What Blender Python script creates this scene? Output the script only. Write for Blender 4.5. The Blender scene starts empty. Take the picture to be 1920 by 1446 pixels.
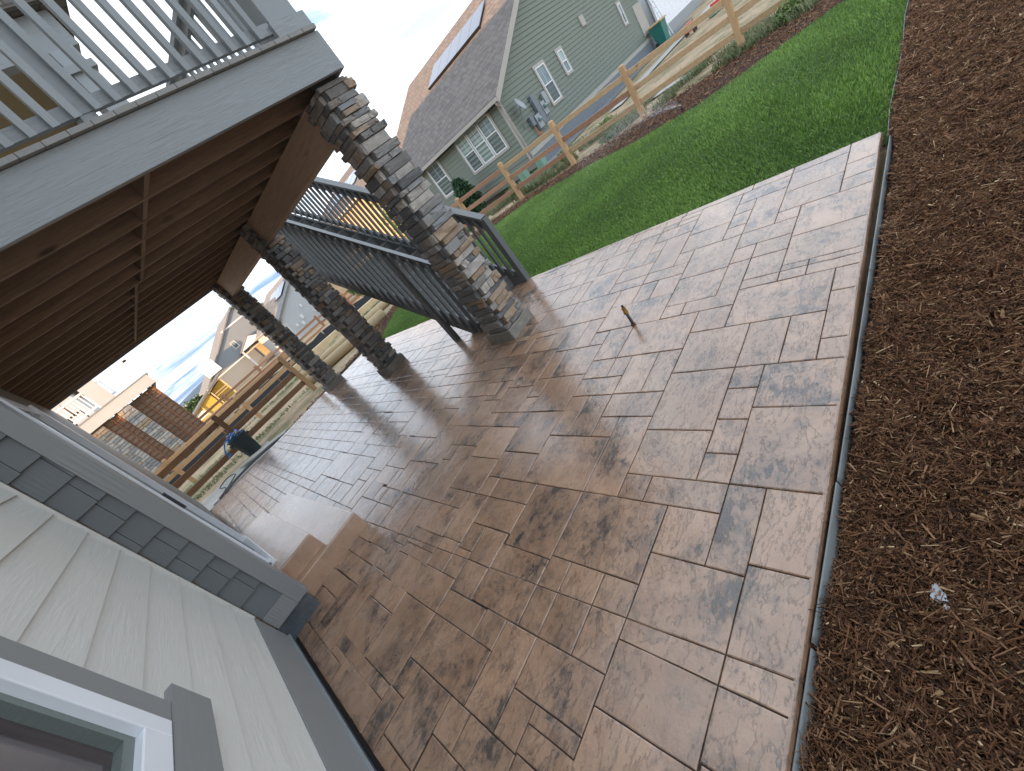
import bpy, math, random
import numpy as np
from mathutils import Vector, Matrix
random.seed(7); RNG = np.random.default_rng(7)
SC = bpy.context.scene
COL = SC.collection
PI = math.pi

# ------------------------------------------------------------ camera
cam_d = bpy.data.cameras.new('camera'); cam = bpy.data.objects.new('camera', cam_d)
COL.objects.link(cam); SC.camera = cam
cam_d.sensor_width = 36; cam_d.lens = 36*790/1920; cam_d.clip_start = 0.03; cam_d.clip_end = 3000
_R = Matrix(((0.496101, 0.724619, -0.478342), (-0.639866, -0.067277, -0.765536), (-0.586903, 0.685858, 0.430283)))
cam.matrix_world = Matrix.Translation((0, 0, 1.65)) @ _R.to_4x4()

# ------------------------------------------------------------ sky, sun, exposure
SUN_DIR = Vector((-1.0, -0.41, 0.118)).normalized()       # towards the sun
w = bpy.data.worlds.new('World'); SC.world = w; w.use_nodes = True
nt = w.node_tree; N = nt.nodes; L = nt.links
for n in list(N): N.remove(n)
out = N.new('ShaderNodeOutputWorld'); bg = N.new('ShaderNodeBackground'); L.new(bg.outputs[0], out.inputs[0])
sky = N.new('ShaderNodeTexSky'); sky.sky_type = 'NISHITA'; sky.sun_disc = False
sky.sun_elevation = math.asin(SUN_DIR.z)
sky.sun_rotation = math.atan2(SUN_DIR.x, SUN_DIR.y)
sky.air_density = 1.0; sky.dust_density = 0.6
tc = N.new('ShaderNodeTexCoord'); sep = N.new('ShaderNodeSeparateXYZ'); L.new(tc.outputs['Generated'], sep.inputs[0])
def M_(op, a, b=None, c=None, tree=nt, clamp=False):
    m = tree.nodes.new('ShaderNodeMath'); m.operation = op; m.use_clamp = clamp
    for i, v in enumerate((a, b, c)):
        if v is None: continue
        if isinstance(v, (int, float)): m.inputs[i].default_value = v
        else: tree.links.new(v, m.inputs[i])
    return m.outputs[0]
den = M_('ADD', M_('MAXIMUM', sep.outputs[2], 0.0), 0.12)
cx = M_('DIVIDE', sep.outputs[0], den); cy = M_('DIVIDE', sep.outputs[1], den)
cb = N.new('ShaderNodeCombineXYZ'); L.new(cx, cb.inputs[0]); L.new(cy, cb.inputs[1])
mp = N.new('ShaderNodeMapping'); mp.inputs['Rotation'].default_value = (0, 0, 0.5); mp.inputs['Scale'].default_value = (0.55, 1.5, 1)
L.new(cb.outputs[0], mp.inputs[0])
ns = N.new('ShaderNodeTexNoise'); ns.inputs['Scale'].default_value = 1.3; ns.inputs['Detail'].default_value = 9; ns.inputs['Roughness'].default_value = 0.62
ns.inputs['Distortion'].default_value = 0.5
L.new(mp.outputs[0], ns.inputs[0])
# cloud cover: nearly closed overhead, thinner towards the horizon
cov = M_('ADD', M_('MULTIPLY', sep.outputs[2], 1.9), M_('MULTIPLY', ns.outputs[0], 1.25))
mr = N.new('ShaderNodeMapRange'); mr.interpolation_type = 'SMOOTHSTEP'
mr.inputs[1].default_value = 0.50; mr.inputs[2].default_value = 0.82; mr.inputs[3].default_value = 0.0; mr.inputs[4].default_value = 0.97
L.new(cov, mr.inputs[0])
ns2 = N.new('ShaderNodeTexNoise'); ns2.inputs['Scale'].default_value = 2.2; ns2.inputs['Detail'].default_value = 10; ns2.inputs['Roughness'].default_value = 0.6; L.new(mp.outputs[0], ns2.inputs[0])
gap = N.new('ShaderNodeMapRange'); gap.interpolation_type = 'SMOOTHSTEP'; gap.inputs[1].default_value = 0.46; gap.inputs[2].default_value = 0.62; gap.inputs[3].default_value = 1.0; gap.inputs[4].default_value = 0.08; L.new(ns2.outputs[0], gap.inputs[0])
hi = N.new('ShaderNodeMapRange'); hi.inputs[1].default_value = 0.12; hi.inputs[2].default_value = 0.35; hi.inputs[3].default_value = 0.4; hi.inputs[4].default_value = 1.0; L.new(sep.outputs[2], hi.inputs[0])
cf = M_('MULTIPLY', mr.outputs[0], M_('SUBTRACT', 1.0, M_('MULTIPLY', M_('SUBTRACT', 1.0, gap.outputs[0]), hi.outputs[0])))
mixc = N.new('ShaderNodeMix'); mixc.data_type = 'RGBA'
skb = N.new('ShaderNodeMix'); skb.data_type = 'RGBA'; skb.inputs[0].default_value = 0.90
L.new(sky.outputs[0], skb.inputs[6])
hz = N.new('ShaderNodeMapRange'); hz.inputs[1].default_value = 0.0; hz.inputs[2].default_value = 0.22; L.new(sep.outputs[2], hz.inputs[0])
hzc = N.new('ShaderNodeMix'); hzc.data_type = 'RGBA'; L.new(hz.outputs[0], hzc.inputs[0]); hzc.inputs[6].default_value = (2.6, 4.0, 6.2, 1); hzc.inputs[7].default_value = (3.3, 5.2, 8.0, 1)
L.new(hzc.outputs[2], skb.inputs[7])
L.new(cf, mixc.inputs[0]); L.new(skb.outputs[2], mixc.inputs[6]); mixc.inputs[7].default_value = (11.2, 12.0, 13.0, 1)
L.new(mixc.outputs[2], bg.inputs[0]); bg.inputs[1].default_value = 0.075
sun_d = bpy.data.lights.new('sun', 'SUN'); sun_d.energy = 5.0; sun_d.angle = math.radians(0.5); sun_d.color = (1.0, 0.61, 0.31)
sun = bpy.data.objects.new('sun', sun_d); COL.objects.link(sun)
sun.rotation_euler = SUN_DIR.to_track_quat('Z', 'Y').to_euler(); sun.location = SUN_DIR*60
SC.view_settings.view_transform = 'Standard'; SC.view_settings.look = 'None'
SC.view_settings.gamma = 1; SC.view_settings.use_curve_mapping = False
SC.view_settings.exposure = 1.0
SC.render.engine = 'CYCLES'

# ------------------------------------------------------------ materials
class NT:
    def __init__(s, name):
        s.m = bpy.data.materials.new(name); s.m.use_nodes = True; s.t = s.m.node_tree
        s.b = s.t.nodes['Principled BSDF']
    def n(s, typ, **kw):
        x = s.t.nodes.new(typ)
        for k, v in kw.items(): setattr(x, k, v)
        return x
    def l(s, a, b): s.t.links.new(a, b)
    def math(s, op, a, b=None, c=None, clamp=False): return M_(op, a, b, c, s.t, clamp)
    def noise(s, vec, scale, detail=4, rough=0.55, dist=0.0):
        x = s.n('ShaderNodeTexNoise'); x.inputs['Scale'].default_value = scale; x.inputs['Detail'].default_value = detail
        x.inputs['Roughness'].default_value = rough; x.inputs['Distortion'].default_value = dist
        s.l(vec, x.inputs['Vector']); return x.outputs[0]
    def pos(s, stretch=(1, 1, 1), objoff=True):
        g = s.n('ShaderNodeNewGeometry'); v = g.outputs['Position']
        mpn = s.n('ShaderNodeMapping'); mpn.inputs['Scale'].default_value = stretch; s.l(v, mpn.inputs[0])
        v = mpn.outputs[0]
        if objoff:
            oi = s.n('ShaderNodeObjectInfo'); sc = s.math('MULTIPLY', oi.outputs['Random'], 173.0)
            va = s.n('ShaderNodeVectorMath', operation='ADD'); s.l(v, va.inputs[0]); s.l(sc, va.inputs[1]); v = va.outputs[0]
        return v
    def ramp(s, fac, stops):
        r = s.n('ShaderNodeValToRGB'); e = r.color_ramp.elements
        while len(e) < len(stops): e.new(0.5)
        for i, (p, c) in enumerate(stops):
            e[i].position = p; e[i].color = (c, c, c, 1) if isinstance(c, (int, float)) else (*c, 1)
        s.l(fac, r.inputs[0]); return r.outputs[0]
    def mix(s, f, a, b, blend='MIX'):
        x = s.n('ShaderNodeMix', data_type='RGBA', blend_type=blend)
        if isinstance(f, (int, float)): x.inputs[0].default_value = f
        else: s.l(f, x.inputs[0])
        for i, v in ((6, a), (7, b)):
            if isinstance(v, tuple): x.inputs[i].default_value = (*v[:3], 1)
            else: s.l(v, x.inputs[i])
        return x.outputs[2]
    def bump(s, h, strength=0.5, dist=0.01, prev=None):
        b = s.n('ShaderNodeBump'); b.inputs['Strength'].default_value = strength; b.inputs['Distance'].default_value = dist
        s.l(h, b.inputs['Height'])
        if prev is not None: s.l(prev, b.inputs['Normal'])
        return b.outputs[0]
    def fin(s, col=None, rough=None, normal=None):
        if col is not None:
            if isinstance(col, tuple): s.b.inputs['Base Color'].default_value = (*col, 1)
            else: s.l(col, s.b.inputs['Base Color'])
        if rough is not None:
            if isinstance(rough, (int, float)): s.b.inputs['Roughness'].default_value = rough
            else: s.l(rough, s.b.inputs['Roughness'])
        if normal is not None: s.l(normal, s.b.inputs['Normal'])
        return s.m

def mul(c, k): return tuple(min(1, x*k) for x in c)
def basic(name, col, rough=0.6, var=0.12, scale=4, stretch=(1, 1, 1), bump=0.3, bscale=60, bd=0.004, objvar=0.0, dirt=0.0, dirtcol=(0.1, 0.08, 0.06), metallic=0, spec=0.5):
    m = NT(name); v = m.pos(stretch)
    a = m.noise(v, scale, 5)
    c = m.mix(a, mul(col, 1-var*1.6), mul(col, 1+var*1.6))
    if objvar:
        oi = m.n('ShaderNodeObjectInfo')
        f = m.math('MULTIPLY_ADD', oi.outputs['Random'], 2*objvar, 1-objvar)
        c2 = m.n('ShaderNodeVectorMath', operation='SCALE'); m.l(c, c2.inputs[0]); m.l(f, c2.inputs['Scale']); c = c2.outputs[0]
    if dirt:
        d = m.ramp(m.noise(m.pos((1, 1, 1)), 2.3, 8, 0.7), [(0.52, 0.0), (0.75, dirt)])
        c = m.mix(d, c, dirtcol)
    nrm = m.bump(m.noise(v, bscale, 6, 0.6), bump, bd)
    m.b.inputs['Metallic'].default_value = metallic; m.b.inputs['Specular IOR Level'].default_value = spec
    rr = m.math('MULTIPLY_ADD', a, 0.2, rough-0.1)
    return m.fin(c, rr, nrm)

def wood(name, c1, c2, axis, rough=0.7, knots=0.6, bump=0.35, objvar=0.15, fine=1.0):
    """boards whose grain runs along axis (0,1,2)"""
    m = NT(name); st = [14.0*fine]*3; st[axis] = 0.9*fine
    v = m.pos(tuple(st))
    g = m.noise(v, 3.0, 7, 0.65, 0.6)
    st2 = [7.0]*3; st2[axis] = 2.2
    kn = m.noise(m.pos(tuple(st2)), 1.1, 2, 0.4)
    kk = m.ramp(kn, [(0.70, 0.0), (0.78, knots)])
    c = m.mix(m.ramp(g, [(0.3, 0.0), (0.72, 1.0)]), c1, c2)
    c = m.mix(kk, c, mul(c1, 0.35))
    oi = m.n('ShaderNodeObjectInfo')
    f = m.math('MULTIPLY_ADD', oi.outputs['Random'], 2*objvar, 1-objvar)
    s = m.n('ShaderNodeVectorMath', operation='SCALE'); m.l(c, s.inputs[0]); m.l(f, s.inputs['Scale'])
    st3 = [60.0]*3; st3[axis] = 3.0
    nrm = m.bump(m.noise(m.pos(tuple(st3)), 3.0, 5, 0.6), bump, 0.003)
    return m.fin(s.outputs[0], rough, nrm)

def stamped(name='stamped_concrete', smooth=False):
    """sealed, stained, slate-stamped concrete"""
    m = NT(name); v = m.pos((1, 1, 1)); vw = m.pos((1, 1, 1), False)
    base = m.mix(m.noise(vw, 1.3, 4), (0.40, 0.215, 0.115), (0.33, 0.185, 0.105))
    base = m.mix(m.ramp(m.noise(v, 4.0, 9, 0.7), [(0.35, 0), (0.65, 1)]), base, (0.46, 0.285, 0.18))
    # cleft relief: broken ledges and flat scales, rotated differently from slate to slate
    oi = m.n('ShaderNodeObjectInfo')
    rot = m.n('ShaderNodeMapping'); rot.inputs['Scale'].default_value = (1.0, 2.5, 1.0); m.l(v, rot.inputs[0])
    cmb = m.n('ShaderNodeCombineXYZ'); m.l(m.math('MULTIPLY', oi.outputs['Random'], 3.1), cmb.inputs[2]); m.l(cmb.outputs[0], rot.inputs['Rotation'])
    h1 = m.noise(rot.outputs[0], 2.0, 12, 0.60, 0.25)
    h1b = m.noise(rot.outputs[0], 6.5, 12, 0.74, 0.2)
    hs_ = m.math('ADD', m.math('MULTIPLY', h1, 0.72), m.math('MULTIPLY', h1b, 0.28))
    step = m.ramp(hs_, [(0.36, 0.0), (0.405, 0.08), (0.415, 0.34), (0.475, 0.42), (0.483, 0.62), (0.545, 0.70), (0.553, 0.92), (0.64, 1.0)])
    vo = m.n('ShaderNodeTexVoronoi'); vo.feature = 'F1'; vo.inputs['Scale'].default_value = 5.0; m.l(rot.outputs[0], vo.inputs['Vector'])
    fine = m.noise(v, 45, 8, 0.75)
    h = m.math('ADD', m.math('MULTIPLY', step, 0.75), m.math('MULTIPLY', m.noise(v, 13, 10, 0.72), 0.42))
    h = m.math('ADD', h, m.math('MULTIPLY', fine, 0.16))
    # charcoal release colour: gathers under the broken ledges, in pits and in soft clouds
    led = m.ramp(hs_, [(0.30, 1.0), (0.395, 0.80), (0.412, 0.26), (0.462, 0.20), (0.474, 0.60), (0.481, 0.08), (0.53, 0.03), (0.545, 0.16), (0.55, 0.0)])
    cloud = m.ramp(m.noise(v, 2.4, 12, 0.70, 0.3), [(0.44, 0.0), (0.68, 1.0)])
    pit = m.ramp(m.noise(v, 15, 12, 0.78, 0.4), [(0.46, 0.0), (0.62, 0.8)])
    f = m.math('ADD', m.math('MULTIPLY', led, m.math('MULTIPLY_ADD', cloud, 0.85, 0.36)), m.math('MULTIPLY', cloud, m.math('MULTIPLY_ADD', pit, 1.0, 0.22)))
    f = m.math('MULTIPLY', f, m.math('MULTIPLY_ADD', oi.outputs['Random'], 0.8, 0.85), clamp=True)
    if smooth: f = m.math('MULTIPLY', m.ramp(m.noise(vw, 5.5, 9, 0.7), [(0.48, 0.0), (0.75, 1)]), 0.35)
    c = m.mix(f, base, (0.058, 0.042, 0.033))
    spk = m.ramp(m.noise(v, 150, 3, 0.6), [(0.58, 0.0), (0.68, 0.35)])
    c = m.mix(spk, c, (0.15, 0.088, 0.05))
    tint = m.math('MULTIPLY_ADD', oi.outputs['Random'], 0.26, 0.87)
    s = m.n('ShaderNodeVectorMath', operation='SCALE'); m.l(c, s.inputs[0]); m.l(tint, s.inputs['Scale'])
    nrm = m.bump(h if not smooth else m.math('ADD', m.noise(v, 9, 8, 0.7), fine), 0.22 if smooth else 0.95, 0.011)
    wet = m.ramp(m.noise(vw, 1.4, 7, 0.65), [(0.35, 0.22), (0.68, 0.40)])
    m.b.inputs['Specular IOR Level'].default_value = 0.6
    m.b.inputs['Coat Weight'].default_value = 1.0; m.b.inputs['Coat Roughness'].default_value = 0.15; m.b.inputs['Coat IOR'].default_value = 1.75
    cn = m.bump(m.noise(v, 10, 8, 0.7), 0.4, 0.006); m.l(cn, m.b.inputs['Coat Normal'])
    return m.fin(s.outputs[0], wet, nrm)

def ledge(name, cols):
    """rough ledgestone, colour picked per stone"""
    m = NT(name); v = m.pos((1, 1, 1)); oi = m.n('ShaderNodeObjectInfo')
    st = [(i/len(cols), c) for i, c in enumerate(cols)]
    r = m.n('ShaderNodeValToRGB'); r.color_ramp.interpolation = 'CONSTANT'; e = r.color_ramp.elements
    while len(e) < len(st): e.new(0.5)
    for i, (p, c) in enumerate(st): e[i].position = p; e[i].color = (*c, 1)
    m.l(oi.outputs['Random'], r.inputs[0])
    a = m.noise(v, 14, 8, 0.7, 0.5)
    c = m.mix(m.ramp(a, [(0.3, 0), (0.7, 1)]), m.mix(0.30, r.outputs[0], (0.05, 0.05, 0.052)), r.outputs[0])
    c = m.mix(m.ramp(m.noise(v, 6, 5, 0.6), [(0.5, 0), (0.7, 0.4)]), c, (0.30, 0.27, 0.23))
    h = m.math('ADD', m.math('MULTIPLY', m.noise(v, 16, 8, 0.7, 0.6), 1.0), m.math('MULTIPLY', m.noise(v, 70, 5, 0.7), 0.3))
    return m.fin(c, 0.82, m.bump(h, 0.9, 0.012))

def clapmat(name, col, axis=1, bump=0.5, var=0.04, objvar=0.03, rough=0.5):
    """painted fibre-cement board with embossed wood grain"""
    m = NT(name); st = [26.0]*3; st[axis] = 1.6
    v = m.pos(tuple(st)); g = m.noise(v, 1.5, 6, 0.65, 2.2)
    wv = m.n('ShaderNodeTexWave'); wv.inputs['Scale'].default_value = 0.55; wv.inputs['Distortion'].default_value = 9; wv.inputs['Detail'].default_value = 3; m.l(v, wv.inputs['Vector'])
    patch = m.ramp(m.noise(m.pos((1, 1, 1)), 2.2, 2), [(0.5, 0.0), (0.62, 1.0)])
    h = m.math('ADD', g, m.math('MULTIPLY', m.math('MULTIPLY', wv.outputs['Fac'], patch), 0.7))
    n2 = m.noise(m.pos((1, 1, 1)), 1.7, 5)
    c = m.mix(n2, mul(col, 1-var), mul(col, 1+var))
    oi = m.n('ShaderNodeObjectInfo'); f = m.math('MULTIPLY_ADD', oi.outputs['Random'], 2*objvar, 1-objvar)
    s = m.n('ShaderNodeVectorMath', operation='SCALE'); m.l(c, s.inputs[0]); m.l(f, s.inputs['Scale'])
    return m.fin(s.outputs[0], rough, m.bump(h, bump, 0.0022))

def attrmat(name, rough=0.7, subs=0.0, spec=0.3):
    m = NT(name); a = m.n('ShaderNodeAttribute'); a.attribute_name = 'tint'
    m.b.inputs['Specular IOR Level'].default_value = spec
    return m.fin(a.outputs['Color'], rough)

def shingle(name, c1, c2, sx=3.2, sy=7.0):
    m = NT(name); tcn = m.n('ShaderNodeUVMap'); br = m.n('ShaderNodeTexBrick')
    br.inputs['Scale'].default_value = 1; br.inputs['Brick Width'].default_value = 0.30; br.inputs['Row Height'].default_value = 0.145
    br.inputs['Mortar Size'].default_value = 0.012; br.inputs['Color1'].default_value = (*c1, 1); br.inputs['Color2'].default_value = (*c2, 1)
    br.inputs['Mortar'].default_value = (*mul(c1, 0.45), 1); br.inputs['Bias'].default_value = 0.0
    m.l(tcn.outputs[0], br.inputs['Vector'])
    n1 = m.noise(m.pos((1, 1, 1), False), 30, 4, 0.7)
    c = m.mix(m.math('MULTIPLY', n1, 0.5), br.outputs[0], mul(c2, 1.4))
    return m.fin(c, 0.95, m.bump(br.outputs['Fac'], 0.5, -0.02))

MT = {}
MT['stamp'] = stamped(); MT['stamp_smooth'] = stamped('stamped_step', True)
MT['joint'] = basic('joint_concrete', (0.022, 0.017, 0.014), 0.55, 0.3, 9)
MT['concrete'] = basic('plinth_concrete', (0.25, 0.235, 0.20), 0.85, 0.18, 9, bump=0.9, bscale=32, bd=0.012, dirt=0.35)
MT['slabedge'] = basic('slab_edge', (0.30, 0.20, 0.13), 0.6, 0.2, 8, bump=0.6, bscale=25)
MT['foam'] = basic('edge_plastic', (0.20, 0.22, 0.22), 0.35, 0.15, 6, bump=0.3, bscale=9, bd=0.01)
MT['mortar'] = basic('pillar_mortar', (0.13, 0.125, 0.118), 0.95, 0.2, 20, bump=0.8, bscale=60)
MT['ledge'] = ledge('ledge_stone', [(0.19, 0.19, 0.195), (0.37, 0.345, 0.31), (0.165, 0.165, 0.17), (0.36, 0.265, 0.18), (0.29, 0.28, 0.265), (0.17, 0.175, 0.18), (0.34, 0.31, 0.275), (0.23, 0.22, 0.21), (0.155, 0.16, 0.165), (0.27, 0.23, 0.195)])
MT['ledge_pale'] = ledge('pale_ledge_stone', [(0.48, 0.45, 0.41), (0.34, 0.33, 0.32), (0.55, 0.51, 0.45), (0.44, 0.33, 0.23), (0.30, 0.31, 0.315)])
DG = (0.285, 0.31, 0.32)
MT['deck_x'] = clapmat('deck_paint_x', DG, 0, bump=1.8, objvar=0.05)
MT['deck_y'] = clapmat('deck_paint_y', DG, 1, bump=0.6, objvar=0.05)
MT['deck_z'] = clapmat('deck_paint_z', DG, 2, bump=0.5, objvar=0.08)
MT['stair_y'] = clapmat('shaded_deck_paint_y', (0.165, 0.172, 0.172), 1, bump=0.5, objvar=0.05)  # deck paint darkened for the shade the stairs stand in
MT['stair_z'] = clapmat('shaded_deck_paint_z', (0.165, 0.172, 0.172), 2, bump=0.4, objvar=0.12)
MT['stair_x'] = clapmat('shaded_deck_paint_x', (0.165, 0.172, 0.172), 0, bump=0.4, objvar=0.08)
MT['board'] = basic('composite_board', (0.27, 0.265, 0.25), 0.6, 0.1, 7, (8, 1, 8), bump=0.3, objvar=0.08)
MT['joist'] = wood('joist_wood', (0.20, 0.135, 0.10), (0.37, 0.25, 0.175), 0, knots=0.9)
MT['block'] = wood('block_wood', (0.20, 0.13, 0.085), (0.34, 0.23, 0.155), 1)
MT['beam'] = wood('beam_wood', (0.50, 0.33, 0.22), (0.64, 0.46, 0.33), 1, knots=0.8)
MT['clap'] = clapmat('greige_siding', (0.60, 0.585, 0.54), 1, bump=0.9)
MT['shake'] = clapmat('charcoal_shake', (0.125, 0.138, 0.14), 2, bump=0.35, objvar=0.08)
MT['trim_y'] = clapmat('grey_trim_y', (0.235, 0.24, 0.235), 1, bump=0.7, objvar=0.03)
MT['trim_z'] = clapmat('grey_trim_z', (0.235, 0.24, 0.235), 2, bump=0.7, objvar=0.03)
MT['found'] = basic('foundation_coating', (0.065, 0.078, 0.09), 0.7, 0.3, 7, bump=0.7, bscale=22, bd=0.01, dirt=0.4, dirtcol=(0.28, 0.25, 0.22))
MT['white'] = basic('white_vinyl', (0.78, 0.80, 0.83), 0.3, 0.03, 5, bump=0.08)
MT['dark'] = basic('black_plastic', (0.03, 0.032, 0.034), 0.5, 0.2, 8)
MT['black_glass'] = basic('window_dark', (0.02, 0.025, 0.028), 0.08, 0.1, 2, bump=0.02, bscale=3)
MT['teal'] = basic('blind_green', (0.15, 0.175, 0.16), 0.5, 0.15, 30, (1, 1, 6))
MT['fence_z'] = wood('fence_post_wood', (0.46, 0.27, 0.13), (0.62, 0.41, 0.22), 2, knots=0.8)
MT['fence_y'] = wood('fence_rail_wood', (0.40, 0.25, 0.13), (0.60, 0.42, 0.24), 1, knots=0.8)
MT['fence_x'] = wood('fence_rail_wood_x', (0.17, 0.085, 0.045), (0.29, 0.165, 0.09), 0, knots=0.7)
MT['fence_red'] = wood('fence_rail_red', (0.32, 0.16, 0.09), (0.46, 0.26, 0.16), 1, knots=0.7)
MT['green_wall'] = basic('sage_siding', (0.175, 0.205, 0.168), 0.6, 0.05, 1.5, bump=0.2, bscale=30)
MT['green_trim'] = basic('taupe_trim', (0.42, 0.40, 0.36), 0.6, 0.05, 3)
MT['roof'] = shingle('asphalt_shingle', (0.085, 0.072, 0.066), (0.19, 0.165, 0.15))
MT['roof_grey'] = shingle('grey_shingle', (0.14, 0.14, 0.14), (0.25, 0.245, 0.24))
MT['solar'] = basic('solar_glass', (0.07, 0.10, 0.17), 0.12, 0.1, 1, bump=0.02)
MT['solar_edge'] = basic('solar_frame', (0.01, 0.01, 0.012), 0.4, 0.1, 3)
MT['room'] = basic('room_dark', (0.075, 0.06, 0.06), 0.10, 0.5, 2.0, (1, 6, 1), bump=0.05, bscale=2)
MT['glass'] = basic('pane_glass', (0.20, 0.28, 0.29), 0.06, 0.25, 0.7, bump=0.03, bscale=2)
MT['glass_low'] = basic('screen_glass', (0.09, 0.125, 0.135), 0.2, 0.2, 1.2, bump=0.02)
MT['blinds'] = basic('blinds_pane', (0.36, 0.46, 0.44), 0.3, 0.12, 1.0, (0.3, 0.3, 70), bump=0.05)
MT['metal'] = basic('grey_metal', (0.33, 0.36, 0.38), 0.45, 0.1, 6, metallic=0.3)
MT['metal_d'] = basic('dark_grey_metal', (0.17, 0.20, 0.225), 0.5, 0.1, 6)
MT['brass'] = basic('aged_brass', (0.42, 0.26, 0.07), 0.4, 0.3, 25, metallic=0.8)
MT['pipe'] = basic('steel_pipe', (0.10, 0.12, 0.125), 0.5, 0.2, 25, metallic=0.5)
MT['rust'] = basic('rust_iron', (0.17, 0.075, 0.04), 0.8, 0.35, 30)
MT['soffit'] = basic('tan_soffit', (0.36, 0.27, 0.16), 0.8, 0.06, 2)
MT['tanwall'] = basic('tan_wall', (0.55, 0.40, 0.24), 0.8, 0.05, 2)
MT['lt_wall'] = basic('pale_blue_siding', (0.50, 0.54, 0.56), 0.6, 0.04, 1, bump=0.2)
MT['gy_wall'] = basic('slate_grey_siding', (0.25, 0.28, 0.305), 0.6, 0.04, 1, bump=0.2)
MT['osb'] = basic('yellow_sheathing', (0.62, 0.42, 0.08), 0.8, 0.15, 3)
MT['lumber'] = basic('pale_lumber', (0.62, 0.50, 0.30), 0.8, 0.15, 4)
MT['lattice'] = wood('cedar_lattice', (0.16, 0.07, 0.035), (0.30, 0.15, 0.075), 2)
MT['cream'] = basic('cream_fascia', (0.50, 0.52, 0.53), 0.6, 0.05, 3)
MT['straw'] = basic('straw_wattle', (0.52, 0.40, 0.24), 0.95, 0.25, 22, (1, 3, 3), bump=1.0, bscale=45, bd=0.02)
MT['silt'] = basic('black_silt_fabric', (0.035, 0.042, 0.05), 0.8, 0.5, 9, (1, 1, 5), bump=0.6, bscale=12)
MT['dirt'] = NT('dirt_ground')
def _dirt():
    m = MT['dirt']; v = m.pos((1, 1, 1), False)
    a = m.noise(v, 0.35, 9, 0.65); b = m.noise(v, 9, 8, 0.7)
    c = m.mix(m.ramp(b, [(0.3, 0.0), (0.7, 1.0)]), (0.36, 0.25, 0.15), (0.60, 0.47, 0.32))
    g = m.ramp(m.math('ADD', m.noise(v, 0.9, 8, 0.7), m.math('MULTIPLY', b, 0.25)), [(0.60, 0.0), (0.72, 0.8)])
    c = m.mix(g, c, (0.13, 0.16, 0.065))
    c = m.mix(m.ramp(a, [(0.4, 0), (0.7, 0.45)]), c, (0.42, 0.30, 0.18))
    m.fin(c, 0.95, m.bump(m.math('ADD', b, m.noise(v, 50, 6, 0.7)), 0.9, 0.03)); MT['dirt'] = m.m
_dirt()
MT['soil'] = basic('mulch_soil', (0.045, 0.024, 0.015), 0.95, 0.35, 6, bump=1.0, bscale=30, bd=0.03)
MT['turf'] = basic('turf_soil', (0.035, 0.075, 0.018), 0.95, 0.3, 5, bump=1.0, bscale=60, bd=0.02)
MT['gravel'] = basic('grey_gravel', (0.22, 0.23, 0.24), 0.9, 0.5, 22, bump=1.0, bscale=18, bd=0.04)
MT['walk'] = basic('concrete_walk', (0.45, 0.45, 0.43), 0.85, 0.08, 3)
MT['grass'] = attrmat('grass_blades', 0.55, spec=0.35); MT['chips'] = attrmat('bark_chips', 0.85, spec=0.2); MT['leaf'] = attrmat('leaves', 0.6, spec=0.3)
MT['binG'] = basic('dark_green_plastic', (0.025, 0.042, 0.045), 0.45, 0.1, 4)
MT['binT'] = basic('teal_plastic', (0.03, 0.19, 0.16), 0.45, 0.1, 4)
MT['lid'] = basic('tan_lid', (0.55, 0.40, 0.18), 0.6, 0.1, 4)
MT['red'] = basic('red_plastic', (0.65, 0.07, 0.06), 0.5, 0.1, 4)
MT['blue'] = basic('blue_rope', (0.02, 0.22, 0.65), 0.5, 0.1, 30)
MT['ubox'] = basic('utility_green', (0.20, 0.36, 0.27), 0.5, 0.06, 3)
MT['orange'] = basic('orange_plastic', (0.80, 0.18, 0.05), 0.5, 0.1, 4)
MT['bark'] = basic('tree_bark', (0.12, 0.085, 0.06), 0.9, 0.3, 10, (4, 4, 1), bump=1.0, bscale=30, bd=0.02)
MT['sheet'] = basic('grey_board', (0.40, 0.40, 0.36), 0.7, 0.15, 4)
MT['paper'] = basic('blue_grey_paint', (0.50, 0.55, 0.60), 0.6, 0.1, 20)

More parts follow.
